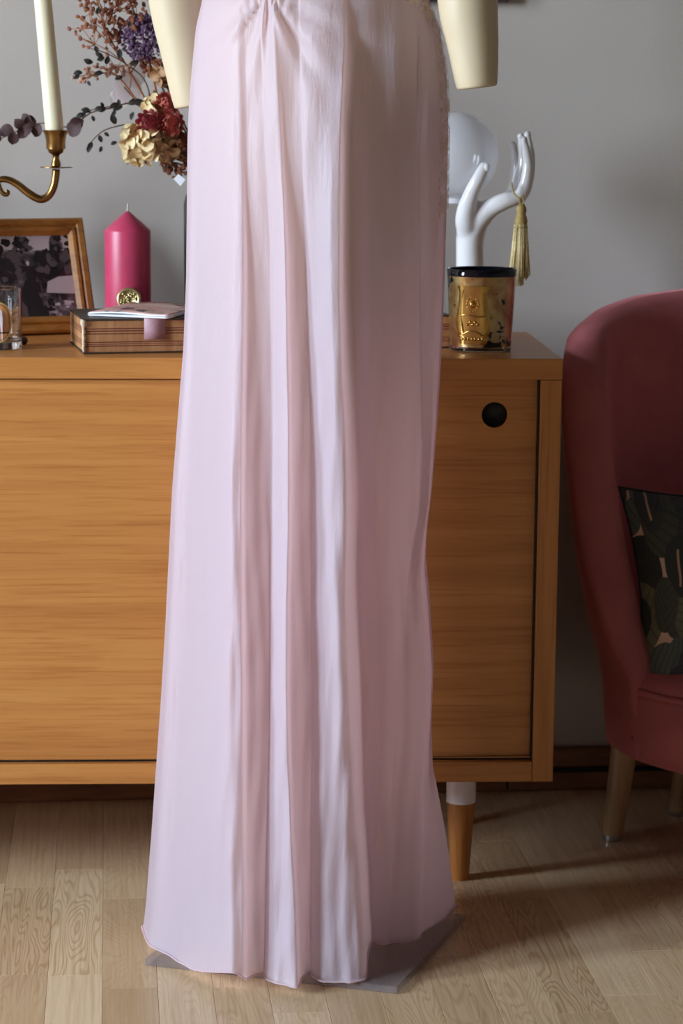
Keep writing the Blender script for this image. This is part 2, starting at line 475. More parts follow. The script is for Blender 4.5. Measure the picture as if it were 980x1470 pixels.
# columns across the camera side: x in the picture at y = 0, 200, 400, 700, 1000, 1300; fold depth; set of fold strength; hem height
CT = [
 ('silL', [290, 269, 267, 246, 231, 208], 0.000, 0, 1347),
 ('a0',   [294, 275, 272, 254, 240, 219], -0.007, 0, 1366),
 ('a1',   [302, 287, 281, 268, 258, 246], 0.011, 0, 1383),
 ('a2',   [312, 299, 296, 282, 275, 268], 0.005, 0, 1390),
 ('a3',   [325, 318, 318, 312, 306, 304], -0.008, 0, 1395),
 ('a4',   [338, 336, 338, 334, 334, 334], -0.017, 0, 1396),
 ('a5',   [345, 346, 348, 344, 346, 347], -0.012, 0, 1402),
 ('v0',   [351, 353, 356, 352, 353, 355], 0.014, 0, 1407),
 ('v1',   [362, 367, 373, 371, 370, 367], 0.024, 0, 1410),
 ('v2',   [374, 381, 388, 387, 386, 380], 0.030, 0, 1411),
 ('b0',   [376, 384, 392, 391, 389, 384], 0.014, 0, 1414),
 ('b1',   [385, 393, 401, 403, 400, 404], -0.002, 0, 1421),
 ('b2',   [393, 402, 410, 413, 411, 422], -0.014, 0, 1422),
 ('w0',   [400, 408, 415, 420, 418, 429], 0.01, 0, 1418),
 ('w1',   [415, 421, 426, 434, 434, 438], 0.024, 0, 1416),
 ('w2',   [428, 433, 438, 446, 447, 446], 0.026, 0, 1416),
 ('c0',   [431, 436, 442, 450, 451, 449], 0.014, 0, 1420),
 ('c1',   [455, 456, 460, 467, 470, 470], -0.008, 1, 1427),
 ('c2',   [480, 476, 477, 486, 489, 500], -0.024, 1, 1425),
 ('c3',   [492, 487, 486, 495, 499, 518], -0.024, 1, 1416),
 ('d0',   [498, 493, 493, 501, 507, 523], 0.042, 1, 1390),
 ('d1',   [511, 506, 507, 514, 519, 532], 0.08, 1, 1384),
 ('d2',   [532, 528, 530, 534, 539, 546], 0.062, 1, 1379),
 ('d3',   [556, 556, 556, 558, 552, 554], 0.058, 1, 1376),
 ('e0',   [580, 586, 588, 592, 570, 560], 0.058, 1, 1375),
 ('e1',   [590, 601, 603, 602, 579, 566], 0.052, 1, 1373),
 ('e2',   [598, 612, 614, 608, 598, 586], 0.034, 1, 1368),
 ('e3',   [604, 628, 625, 613, 612, 602], 0.024, 1, 1361),
 ('f0',   [606, 631, 628, 615, 614, 605], 0.034, 1, 1345),
 ('f1',   [610, 639, 635, 618, 618, 630], 0.030, 1, 1329),
 ('silR', [613, 643, 638, 620, 620, 652], 0.000, 1, 1312),
]
AMP = np.array([[0, 0, .06, .22, .55, .85, 1.0, 1.08, 1.1], [0, 0, .05, .45, .80, .95, 1.0, 1.05, 1.08]])
nC = len(CT)
X0 = np.array([c[1] for c in CT], float).T                       # 6 x nC
def stretch(L, Rr):
    a, b = X0[0, 0], X0[0, -1]; return L + (X0[0] - a) / (b - a) * (Rr - L)
XS = np.vstack([stretch(300, 622), stretch(318, 590), X0, X0[-1] + (X0[-1] - X0[-2]) * 0.35])      # 8 x nC
OFF = np.array([c[2] for c in CT]); GRP = np.array([c[3] for c in CT]); HEM = np.array([c[4] for c in CT], float)
BB = [0.105, 0.085, 0.100, 0.115, 0.122, 0.142, 0.172, 0.212, 0.246]
YL = [2.95, 2.95, 2.95, 2.945, 2.94, 2.935, 2.93, 2.93, 2.93]
YR = [2.93, 2.93, 2.93, 2.94, 2.95, 2.965, 2.98, 3.02, 3.03]
SUB = 8
NR = 190
YTOP = -300.0
cs = np.linspace(0, nC - 1, (nC - 1) * SUB + 1)
idx = np.arange(nC)
SILL = [(-300, 300), (-130, 318), (0, 290), (40, 281), (100, 275), (150, 271), (200, 269), (300, 268), (400, 267), (500, 263), (600, 255), (700, 247), (800, 242), (900, 237), (1000, 231), (1100, 224), (1200, 217), (1300, 209), (1350, 203), (1420, 196)]
SILR = [(-300, 622), (-130, 590), (0, 613), (40, 630), (100, 640), (150, 643), (200, 643), (300, 641), (400, 638), (500, 634), (600, 628), (700, 620), (760, 613), (800, 611), (850, 616), (950, 622), (1050, 619), (1100, 621), (1150, 631), (1200, 640), (1300, 654), (1420, 668)]
def dress_row(t):
    """t 0..1 from top to hem -> list of points across the camera side"""
    yk = YTOP + t * (HEM - YTOP)                                # y of each column
    xk = np.array([pchip(ST, XS[:, j], [yk[j]])[0] for j in range(nC)])
    ak = np.array([np.interp(yk[j], ST, AMP[GRP[j]]) for j in range(nC)])
    # keep the outline exact
    l_t = np.interp(yk[0], *zip(*SILL)); r_t = np.interp(yk[-1], *zip(*SILR))
    u = (xk - xk[0]) / (xk[-1] - xk[0])
    xk = xk + (1 - u) ** 3 * (l_t - xk[0]) + u ** 3 * (r_t - xk[-1])
    u = 2 * (xk - xk[0]) / (xk[-1] - xk[0]) - 1
    b = np.interp(yk, ST, BB); yl = np.interp(yk, ST, YL); yr = np.interp(yk, ST, YR)
    base = yl + (yr - yl) * (u + 1) / 2 - b * np.clip(1 - np.abs(u) ** 2.2, 0, 1) ** 0.6
    D = base + ak * OFF
    A = pchip(idx, np.c_[xk, yk, D], cs)
    pts = []
    for x, y, d in A:
        # gathers running out from the small of the back
        dx, dy = x - 383, y + 14
        r = math.hypot(dx, dy) + 1e-6; an = math.atan2(dx, max(dy, -40))
        gth = math.exp(-(r / 150) ** 2) * min(1, r / 30)
        d += 0.0036 * gth * math.sin(an * 13 + 0.6 + 0.004 * r) + 0.002 * gth * math.sin(an * 23 + 2)
        d += 0.0022 * math.exp(-((y - 120) / 150) ** 2) * math.sin(x * 0.105 + y * 0.012) * (1 if x < 600 else 0)
        # soft creases in the lower part of the skirt
        k = min(max((y - 250) / 500, 0), 1)
        d += k * 0.0009 * math.sin(x * 0.31 + 2.2 * math.sin(y * 0.011)) + k * 0.0006 * math.sin(x * 0.17 + y * 0.045)
        pts.append(P(x, y, d))
    return pts
FRONT = [dress_row(i / (NR - 1)) for i in range(NR)]
NB = 72
def full_row(pts, shrink=1.0):
    a, b = pts[0], pts[-1]
    mid = (a + b) / 2; half = (b - a) / 2
    z = [p.z for p in pts]
    out = list(pts)
    bd = min(0.095, 3.045 - max(a.y, b.y) if mid.z < 0.78 else 0.095); bd = max(bd, 0.03)
    for k in range(1, NB):
        th = math.pi * k / NB
        q = mid + half * math.cos(th)
        q = Vector((q.x, q.y + bd * math.sin(th) ** 0.8 * (1 + 0.12 * math.sin(9 * th) * (1 if mid.z < 0.7 else 0)), b.z + (a.z - b.z) * (1 - math.cos(th)) / 2))
        out.append(q)
    return out
rows = [full_row(r) for r in FRONT]
nU = len(rows[0])
V = []
for r in rows:
    for p in r: V.append(Vector((p.x, p.y, max(p.z, 0.0125))))
F = []
for j in range(NR - 1):
    for i in range(nU):
        a, b = j * nU + i, j * nU + (i + 1) % nU
        F.append((a, a + nU, b + nU, b))
def msatin():
    t = NT('blush_silk'); v = t.coords((60, 60, 9))
    n1 = t.noise(v, 1.0, 4, 0.6, 0.3)
    n2 = t.noise(t.coords((320, 320, 130)), 1.0, 2, 0.6)
    t.base(lin((230, 221, 235)))
    t.set(Roughness=0.42); t.b.inputs['Sheen Weight'].default_value = 0.25; t.b.inputs['Sheen Roughness'].default_value = 0.4
    t.b.inputs['Specular IOR Level'].default_value = 0.35
    t.bump(t.math('ADD', t.math('MULTIPLY', n1, 1.0), t.math('MULTIPLY', n2, 0.15)), 0.55, 0.004)
    tr_ = t.n('BsdfTranslucent'); tr_.inputs[0].default_value = lin((255, 234, 234))
    mx = t.n('MixShader'); mx.inputs[0].default_value = 0.56
    t.l(t.b.outputs[0], mx.inputs[1]); t.l(tr_.outputs[0], mx.inputs[2]); t.l(mx.outputs[0], t.out.inputs[0])
    return t.m
M['satin'] = msatin()
DO = Vector((-0.04, 2.94, 0.0))
dress = thing('evening_gown', DO, 'long pale pink bias-cut satin gown on the mannequin, hem brushing the floor', 'dress')
sk = obj('skirt', (V, F), 'satin', dress)
# rolled hem: thin tube following the lower edge
hem = [Vector((p.x, p.y, max(p.z, 0.0125))) for p in rows[-1]]
obj('hem', tube(hem + [hem[0]], 0.0013, 6, cap=False), 'satin', dress)
# lace along the side seam
def mlace():
    t = NT('beige_lace'); v = t.coords()
    vo = t.n('TexVoronoi', feature='DISTANCE_TO_EDGE', ins={'Scale': 55.0}); 
    wv = t.n('VectorMath', operation='ADD'); nz = t.n('TexNoise', ins={'Scale': 14.0, 'Detail': 2.0})
    t.l(v, nz.inputs['Vector']); sc_ = t.n('VectorMath', operation='SCALE'); sc_.inputs['Scale'].default_value = 0.05
    t.l(nz.outputs['Color'], sc_.inputs[0]); t.l(v, wv.inputs[0]); t.l(sc_.outputs[0], wv.inputs[1]); t.l(wv.outputs[0], vo.inputs['Vector'])
    edge = t.ramp(vo.outputs['Distance'], [(0.0, (1, 1, 1, 1)), (0.09, (1, 1, 1, 1)), (0.14, (0, 0, 0, 1))])
    flo = t.ramp(t.noise(v, 34, 2, 0.5, 1.2), [(0.52, (0, 0, 0, 1)), (0.56, (1, 1, 1, 1))])
    msk = t.mix(1.0, edge, flo, 'LIGHTEN')
    t.base(t.mix(flo, lin((234, 216, 204)), lin((222, 206, 178))))
    al = t.math('ADD', t.math('MULTIPLY', msk, 0.40), 0.03)
    t.l(al, t.b.inputs['Alpha']); t.set(Roughness=0.8)
    return t.m
M['lace'] = mlace()
def lace_strip(x_of, yr, nrow, name, off=0.0025):
    V_, F_ = [], []
    L = None
    for i in range(NR):
        y_mid = YTOP + i / (NR - 1) * (1390 - YTOP)
        if not (yr[0] <= y_mid <= yr[1]): continue
        lo, hi = x_of(y_mid)
        a, b = max(0, int(lo * SUB)), min(len(cs) - 1, int(hi * SUB))
        seq = rows[i][a:b + 1] + [rows[i][len(cs) + q] for q in range(0, 14)]
        cen = Vector((DO.x, DO.y, 0))
        line = []
        for p in seq:
            n_ = Vector((p.x - cen.x, p.y - cen.y, 0)).normalized()
            line.append(p + n_ * off)
        V_.append(line)
    n_ = min(len(l) for l in V_)
    flat = [p for l in V_ for p in l[-n_:]]
    for j in range(len(V_) - 1):
        for i in range(n_ - 1):
            a = j * n_ + i; F_.append((a, a + n_, a + n_ + 1, a + 1))
    return obj(name, (flat, F_), 'lace', dress)
lace_strip(lambda y: (27.0, 30), (-290, 330), 0, 'lace_panel')['label'] = 'beige floral lace down the side seam'
seam = []
for i in range(NR):
    y_mid = YTOP + i / (NR - 1) * (1390 - YTOP)
    if 50 < y_mid < 640: seam.append(rows[i][25 * SUB] + Vector((0, -0.0002, 0)))
obj('side_seam', tube(seam, 0.0005, 6), 'satin', dress)
# waist lace edging above the gathers
wl = []
for k in range(46):
    f_ = k / 45
    ci = int(np.interp(f_, [0, 1], [17.5, 29.5]) * SUB)
    yy_ = np.interp(f_, [0, .5, 1], [-14, -2, 52])
    i = int(round((yy_ - YTOP) / (1390 - YTOP) * (NR - 1)))
    wl.append((rows[i - 6][ci], rows[i][ci]))
cen = Vector((DO.x, DO.y, 0)); Vv = []
for a, b in wl:
    for p in (a, (a + b) / 2, b):
        n_ = Vector((p.x - cen.x, p.y - cen.y, 0)).normalized(); Vv.append(p + n_ * 0.0035)
Ff = [(3 * i + j, 3 * i + j + 1, 3 * i + j + 4, 3 * i + j + 3) for i in range(45) for j in range(2)]
obj('lace_waistband', (Vv, Ff), 'lace', dress)

# ================================================================== MANNEQUIN
M['body'] = plain('mannequin_ivory', (206, 190, 160), 0.42)
M['glass_plate'] = NT('glass_plate').m
t = NT('base_glass'); t.base(lin((150, 142, 144))); t.set(Roughness=0.04, Alpha=0.36); M['glass_plate'] = t.m
M['chrome'] = plain('chrome', (190, 190, 195), 0.15, 1.0)
mq = thing('mannequin', (DO.x, DO.y, 0), 'ivory dress mannequin with cut-off arms on a square glass base, wearing the gown', 'mannequin')
tors = []
for i in list(range(2, 120, 4)):
    r = rows[i]; c_ = sum(r, Vector()) / len(r)
    pts = [r[int(k * (nU) / 64)] for k in range(64)]
    zc = c_.z
    tap = float(np.interp(i, [44, 112], [1.0, 0.10])); tors.append([Vector((c_.x + (p.x - c_.x) * 0.72 * tap, c_.y + (p.y - c_.y) * 0.66 * tap, zc)) for p in pts])
top = tors[0]; ctop = sum(top, Vector()) / 64
ext = []
for dz, s_ in ((0.30, 0.30), (0.22, 0.34), (0.17, 0.42), (0.13, 0.75), (0.09, 0.98), (0.04, 1.02)):
    ext.append([Vector((ctop.x + (p.x - ctop.x) * s_, ctop.y + (p.y - ctop.y) * min(s_, 0.9), ctop.z + dz)) for p in top])
tors = ext + tors
Vt = [p for r in tors for p in r]; Ft = [(0 + k + j * 64, (j + 1) * 64 + k, (j + 1) * 64 + (k + 1) % 64, j * 64 + (k + 1) % 64) for j in range(len(tors) - 1) for k in range(64)]
Ft += [tuple(range(64)), tuple((len(tors) - 1) * 64 + k for k in range(64))[::-1]]
obj('torso', (Vt, Ft), 'body', mq)
def arm(pts, name='arm'):
    path = [P(x, y, Y) for x, y, Y, r in pts]; rad = [r for *_, r in pts]
    n = 40
    path = sm(path, n); ctrl = np.array([tuple(P(x, y, Y)) for x, y, Y, r in pts]); dd = np.r_[0, np.cumsum(np.linalg.norm(np.diff(ctrl, axis=0), axis=1))]
    rad = list(np.interp(np.linspace(0, dd[-1], n), dd, rad))
    t_ = (path[-1] - path[-2]).normalized()
    for k, f_ in ((0.0018, 0.98), (0.0032, 0.93), (0.004, 0.80)):
        path.append(path[n - 1] + t_ * k); rad.append(rad[n - 1] * f_)
    return obj(name, tube(path, rad, 28), 'body', mq)
def pxr(r, Y): return r * Y * 1.02 / FPX
arm([(400, -372, 2.95, pxr(34, 3)), (330, -376, 2.96, pxr(40, 3)), (268, -352, 2.98, pxr(44, 3)), (240, -285, 2.99, pxr(46, 3)), (240, -160, 3.0, pxr(44, 3)), (253, 0, 3.01, pxr(38, 3)), (264, 75, 3.01, pxr(32, 3)), (275, 149, 3.01, pxr(25, 3))])
arm([(520, -372, 2.92, pxr(34, 2.9)), (582, -376, 2.90, pxr(42, 2.9)), (634, -352, 2.89, pxr(47, 2.88)), (655, -285, 2.88, pxr(50, 2.88)), (664, -160, 2.88, pxr(47, 2.88)), (671, 0, 2.88, pxr(41.5, 2.88)), (678, 60, 2.88, pxr(36, 2.88)), (684, 122, 2.88, pxr(28.5, 2.88))])
# square glass base, turned
cA = PZ(570, 1417, 0.010); cB = PZ(668, 1312, 0.010); cC = PZ(208, 1376, 0.010)
cD = cB + cC - cA
q4 = [cA, cB, cD, cC]
ctr = sum(q4, Vector()) / 4
Vp = [Vector((p.x, p.y, z)) for z in (0.0005, 0.0100) for p in q4]
Fp = [(0, 1, 2, 3)[::-1], (4, 5, 6, 7)] + [(k, (k + 1) % 4, 4 + (k + 1) % 4, 4 + k) for k in range(4)]
bp = obj('base_plate', (Vp, Fp), 'glass_plate', mq, smooth=False); bevel(bp, 0.001); bp['label'] = 'square clear glass base plate'
sharp(obj('pole', lathe([(0.0125, 0.0102), (0.0125, 0.60)], (ctr.x, ctr.y, 0), 24), 'chrome', mq))
sharp(obj('pole_flange', lathe([(0.0, 0.0102), (0.05, 0.0102), (0.05, 0.014), (0.018, 0.017), (0.018, 0.05), (0.0126, 0.052)], (ctr.x, ctr.y, 0), 32), 'chrome', mq))

# ================================================================== ARMCHAIR
def mvelvet():
    t = NT('rose_velvet'); v = t.coords()
    f = t.noise(v, 9, 4, 0.6, 0.5)
    t.base(t.ramp(f, [(0.3, lin((172, 94, 98))), (0.7, lin((190, 108, 110)))]))
    t.set(Roughness=0.8); t.b.inputs['Sheen Weight'].default_value = 0.6; t.b.inputs['Sheen Roughness'].default_value = 0.35
    t.b.inputs['Sheen Tint'].default_value = lin((235, 150, 150))
    t.bump(t.noise(v, 420, 2), 0.15, 0.002)
    return t.m
M['velvet'] = mvelvet()
M['beech'] = wood('pale_beech', (150, 118, 84), (170, 136, 98), (184, 150, 112), 2, 0.45)
M['glide'] = plain('metal_glide', (170, 170, 168), 0.3, 0.9)
CX, CY, RX, RY = 0.715, 3.325, 0.318, 0.245
chair = thing('armchair', (CX, CY, 0), 'rose pink velvet tub armchair with pale tapered legs, right of the sideboard', 'armchair')
def ell(a, z, f=1.0, inset=0.0):
    """a = angle from the back (0) towards the left (+)"""
    rx, ry = RX * f - inset, RY * f - inset
    return Vector((CX - rx * math.sin(a), CY + ry * math.cos(a), z))
# seat drum
prof = [(0.0, 0.158), (0.90, 0.158), (0.955, 0.164), (0.985, 0.185), (1.0, 0.22), (1.0, 0.262), (0.985, 0.270), (0.96, 0.2715)]
def drum(pr, seg=72, dip=True):
    V_, F_ = [], []
    for r, z in pr:
        for k in range(seg):
            a = 2 * math.pi * k / seg
            p = ell(a, z, r)
            fr = max(0, -math.cos(a))
            if dip and z < 0.2: p.z -= 0.0
            V_.append(p)
    for i in range(len(pr) - 1):
        for k in range(seg):
            a, b = i * seg + k, i * seg + (k + 1) % seg
            F_.append((a, a + seg, b + seg, b))
    return V_, F_
obj('seat_base', drum(prof), 'velvet', chair)
cprof = [(0.97, 0.2705), (0.985, 0.278), (0.975, 0.287), (0.93, 0.297), (0.8, 0.308), (0.5, 0.318), (0.0, 0.321)]
obj('seat_cushion', drum(cprof), 'velvet', chair)
obj('piping', tube([ell(2 * math.pi * k / 72, 0.2715, 0.992) for k in range(73)], 0.0045, 8, cap=False), 'velvet', chair)
# shell: outer face, rounded rim, inner face, along an arc from one arm front round the back to the other
AMAX = R(117)
def ztop(a):
    d = abs(math.degrees(a))
    return np.interp(d, [0, 25, 45, 62, 75, 85, 93, 101, 109, 117], [0.838, 0.835, 0.825, 0.808, 0.785, 0.735, 0.63, 0.49, 0.37, 0.30])
def flare(z): return np.interp(z, [0.16, 0.24, 0.30, 0.36, 0.45, 0.60, 0.75, 0.85], [0.98, 1.0, 1.03, 1.09, 1.15, 1.21, 1.25, 1.24])
NA, NSEC = 90, 30
Vs, Fs = [], []
for i in range(NA + 1):
    a = -AMAX + 2 * AMAX * i / NA
    zt = ztop(a); endf = min(1.0, (AMAX - abs(a)) / R(14)); th = 0.068 * (0.45 + 0.55 * endf ** 0.6)
    for j in range(NSEC):
        s_ = j / (NSEC - 1)
        if s_ < 0.42:
            z = 0.17 + (zt - th / 2 - 0.17) * (s_ / 0.42); p = ell(a, z, flare(z))
        elif s_ <= 0.58:
            q = (s_ - 0.42) / 0.16 * math.pi
            z = zt - th / 2 + th / 2 * math.sin(q); ins = th / 2 * (1 - math.cos(q)); p = ell(a, z, flare(zt - th / 2), ins)
        else:
            q = (s_ - 0.58) / 0.42; z = zt - th / 2 + (0.262 - zt + th / 2) * q
            p = ell(a, z, flare(z), th + 0.02 * math.sin(q * math.pi) * 0)
        Vs.append(p)
for i in range(NA):
    for j in range(NSEC - 1):
        a = i * NSEC + j; Fs.append((a, a + 1, a + NSEC + 1, a + NSEC))
Fs += [tuple(range(NSEC))[::-1], tuple(NA * NSEC + k for k in range(NSEC))]
sh = obj('backrest', (Vs, Fs), 'velvet', chair)
for bx_, by_, tx, ty, lab in ((PZ(877, 1204, 0), None, None, None, None),):
    pass
fl = PZ(877.5, 1204, 0.0); ft = P(898, 1068, fl.y - 0.0)
off = Vector((ft.x - fl.x, 0.0, 0))
for sx_, dy in ((1, 0), (-1, 0), (1, 0.20), (-1, 0.20)):
    bx = fl.x if sx_ == 1 else 2 * CX - fl.x
    by = fl.y - 0.005 if dy == 0 else CY + 0.17
    if dy: bx = bx + sx_ * 0.12
    base = Vector((bx, by, 0)); topp = Vector((bx + sx_ * off.x, by - (0.0 if dy == 0 else 0.03), 0.172))
    d_ = (topp - base)
    lg = obj('leg', tube([base + d_ * f_ for f_ in (0.05, 0.5, 1.0)], [0.0155, 0.0185, 0.0215], 20), 'beech', chair); sharp(lg)
    gl = obj('glide', tube([base + Vector((0, 0, 0.0005)), base + d_ * 0.05], [0.0150, 0.0158], 20), 'glide', lg); sharp(gl); gl['label'] = 'metal foot cap'
# cushion with a dark leaf print
def mleaf():
    t = NT('leaf_print'); sep = t.n('SeparateXYZ'); t.l(t.coords(), sep.inputs[0])
    cxy = t.n('CombineXYZ'); t.l(sep.outputs[0], cxy.inputs[0]); t.l(sep.outputs[2], cxy.inputs[1])
    nz = t.n('TexNoise', ins={'Scale': 7.0, 'Detail': 1.0}); t.l(cxy.outputs[0], nz.inputs['Vector'])
    sc_ = t.n('VectorMath', operation='SCALE'); sc_.inputs['Scale'].default_value = 0.05; t.l(nz.outputs['Color'], sc_.inputs[0])
    wv = t.n('VectorMath', operation='ADD'); t.l(cxy.outputs[0], wv.inputs[0]); t.l(sc_.outputs[0], wv.inputs[1])
    col = lin((226, 188, 168))
    tones = [(56, 60, 60), (92, 102, 98), (68, 68, 74), (112, 114, 92), (78, 82, 74)]
    for k, (rot, sx, sy) in enumerate(((0.5, 17, 7), (-0.7, 19, 8), (1.2, 15, 6.5), (0.1, 20, 8.5))):
        mp = t.n('Mapping'); mp.inputs['Scale'].default_value = (sx, sy, 1); mp.inputs['Rotation'].default_value = (0, 0, rot); mp.inputs['Location'].default_value = (k * 3.7, k * 1.9, 0)
        t.l(wv.outputs[0], mp.inputs['Vector'])
        vo = t.n('TexVoronoi', feature='F1', voronoi_dimensions='2D', ins={'Scale': 1.0, 'Randomness': 0.85}); t.l(mp.outputs[0], vo.inputs['Vector'])
        df = t.n('VectorMath', operation='SUBTRACT'); t.l(mp.outputs[0], df.inputs[0]); t.l(vo.outputs['Position'], df.inputs[1])
        lx = t.n('SeparateXYZ'); t.l(df.outputs[0], lx.inputs[0])
        cc = t.n('SeparateColor'); t.l(vo.outputs['Color'], cc.inputs[0])
        tone = t.ramp(cc.outputs[0], [(q / 5, lin(c_)) for q, c_ in enumerate(tones)], 'CONSTANT')
        ax_ = t.math('ABSOLUTE', lx.outputs[0])
        vein = t.math('SINE', t.math('MULTIPLY', t.math('SUBTRACT', lx.outputs[1], ax_), 42.0))
        tone = t.mix(t.math('MULTIPLY', t.math('GREATER_THAN', vein, 0.72), 0.35), tone, lin((28, 30, 30)))
        rib = t.math('MULTIPLY', t.math('LESS_THAN', ax_, 0.03), t.math('MULTIPLY', t.math('GREATER_THAN', cc.outputs[1], 0.45), t.math('LESS_THAN', t.math('ABSOLUTE', lx.outputs[1]), 0.22)))
        tone = t.mix(rib, tone, lin((196, 158, 136)))
        leaf = t.math('LESS_THAN', vo.outputs['Distance'], 0.37)
        col = t.mix(leaf, col, tone)
    t.base(col); t.set(Roughness=0.75)
    return t.m
M['leaf_print'] = mleaf()
cw = 0.185
TLc = P(888, 699, 3.315)
def pillow(u, v, s):
    a, b = 2 * u - 1, 2 * v - 1
    x = cw * a * (1 - 0.13 * (1 - b * b)); y = cw * b * (1 - 0.13 * (1 - a * a))
    t_ = 0.062 * max(0, (1 - a ** 4) * (1 - b ** 4)) ** 0.6
    return Vector((x, s * t_, y))
lean = Matrix.Rotation(R(-14), 4, 'X') @ Matrix.Rotation(R(-3), 4, 'Y')
corner_loc = lean @ Vector((-cw, 0, cw))
PO = TLc - corner_loc
fr_ = grid(lambda u, v: PO + lean @ pillow(u, v, -1), 30, 30); bk_ = grid(lambda u, v: PO + lean @ pillow(u, v, 1), 30, 30)
bk_ = (bk_[0], [f[::-1] for f in bk_[1]])
pc = thing('cushion', (PO.x, PO.y, PO.z - cw), 'square cushion with dark leaf print leaning in the pink armchair', 'cushion')
obj('cover', join(fr_, bk_), 'leaf_print', pc)
M['cush_pipe'] = plain('cushion_piping', (30, 30, 32), 0.7)
per = [PO + lean @ pillow(u, 0, 0) for u in np.linspace(0, 1, 20)] + [PO + lean @ pillow(1, u, 0) for u in np.linspace(0, 1, 20)[1:]] + [PO + lean @ pillow(u, 1, 0) for u in np.linspace(1, 0, 20)[1:]] + [PO + lean @ pillow(0, u, 0) for u in np.linspace(1, 0, 20)[1:]]
obj('seam', tube(per, 0.0022, 6, cap=False), 'cush_pipe', pc)

# ================================================================== THINGS ON THE SIDEBOARD
def onsb(px, py):                        # the point of the sideboard top under a pixel
    return PZ(px, py, H)
# ---- gold scented candle
M['soot'] = plain('dark_glass_rim', (16, 16, 24), 0.08)
def mgold():
    t = NT('gold_leaf'); v = t.coords()
    f = t.noise(v, 26, 3, 0.55, 0.8)
    fl_ = t.noise(v, 62, 4, 0.6, 1.0)
    big = t.noise(v, 16, 2, 0.5)
    col = t.ramp(f, [(0.35, lin((158, 102, 58))), (0.5, lin((190, 152, 92))), (0.68, lin((208, 184, 130)))])
    fleck = t.ramp(t.math('ADD', fl_, t.math('MULTIPLY', big, 0.55)), [(0.62, (1, 1, 1, 1)), (0.645, (0, 0, 0, 1))], 'LINEAR')
    fleck = t.ramp(t.math('ADD', t.math('MULTIPLY', fl_, 0.6), t.math('MULTIPLY', big, 0.4)), [(0.565, (0, 0, 0, 1)), (0.585, (1, 1, 1, 1))])
    t.base(t.mix(fleck, col, lin((20, 14, 14))))
    t.set(Roughness=0.32, Metallic=0.75); t.b.inputs['Coat Weight'].default_value = 1.0; t.b.inputs['Coat Roughness'].default_value = 0.04
    t.bump(fl_, 0.15, 0.002)
    return t.m
M['goldleaf'] = mgold()
M['gold'] = plain('embossed_gold', (214, 172, 96), 0.26, 1.0, 0.12, 60)
def mglass(name, col=(0.95, 0.97, 0.97, 1), rough=0.02):
    t = NT(name); t.base(col); t.set(Roughness=rough, IOR=1.45); t.b.inputs['Transmission Weight'].default_value = 1.0; return t.m
M['glass'] = mglass('clear_glass')
M['wax'] = plain('ivory_wax', (226, 218, 190), 0.5)
gc = onsb(692, 507) + Vector((0, 0.043, 0)); gc.z = H
jar = thing('gold_jar_candle', gc, 'candle in mottled gold glass with embossed shield, at the sideboard right end', 'candle')
gh = P(692, 385, gc.y).z - H
rt, rb = pxr(49, gc.y), pxr(43, gc.y)
def jr(z): return rb + (rt - rb) * (z / gh)
sharp(obj('glass_base', lathe([(0, 0.0003), (jr(0) - 0.002, 0.0003), (jr(0), 0.002), (jr(.0075), 0.0075), (0, 0.0075)], gc, 56), 'glass', jar))
sharp(obj('gold_body', lathe([(0, 0.0076), (jr(.0076), 0.0076), (jr(gh * .5), gh * .5), (jr(gh - 0.010), gh - 0.010)] + [(jr(gh - 0.010) - 0.003, gh - 0.010), (jr(gh * .8) - 0.003, gh * 0.80)], gc, 56), 'goldleaf', jar))
sharp(obj('rim', lathe([(jr(gh - 0.0098), gh - 0.0098), (jr(gh), gh - 0.001), (jr(gh) - 0.0012, gh), (jr(gh) - 0.003, gh - 0.001), (jr(gh) - 0.0032, gh * .80)], gc, 56), 'soot', jar), 60)
wx = obj('wax', lathe([(jr(gh * .8) - 0.0035, gh * .76), (jr(gh * .8) - 0.0035, gh * .80), (0, gh * .80)], gc, 40), 'wax', jar)
obj('wick', tube([gc + Vector((0, 0, gh * .80)), gc + Vector((0.001, 0, gh * .86))], 0.001, 6), 'cable', jar)
# the raised shield: an hourglass-sided cartouche wrapped on the jar
def wrap(px_off, z, lift):               # px_off = arc length (m) from the facing line, z above the sideboard
    a0 = -math.pi / 2 - 0.33; r = jr(z) + lift; a = a0 + px_off / jr(z)
    return gc + Vector((r * math.cos(a), r * math.sin(a), z))
zs = np.linspace(0.012, gh - 0.022, 30)
hw = np.interp(np.linspace(0, 1, 30), [0, .06, .13, .17, .24, .36, .5, .65, .8, .92, .96, 1], [.019, .022, .020, .0235, .0255, .0275, .0255, .0225, .021, .0205, .0235, .0235])
Vc, Fc = [], []
for k, z in enumerate(zs):
    for q in range(9):
        u = -1 + q / 4
        lf = 0.0022 if abs(u) < 0.98 else 0.0002
        if abs(abs(u) - 0.75) < 0.01: lf = 0.0036
        Vc.append(wrap(u * hw[k], z, lf))
for k in range(29):
    for q in range(8):
        a = k * 9 + q; Fc.append((a, a + 1, a + 10, a + 9))
sp = obj('shield', (Vc, Fc), 'gold', jar); sp['label'] = 'embossed gold shield'
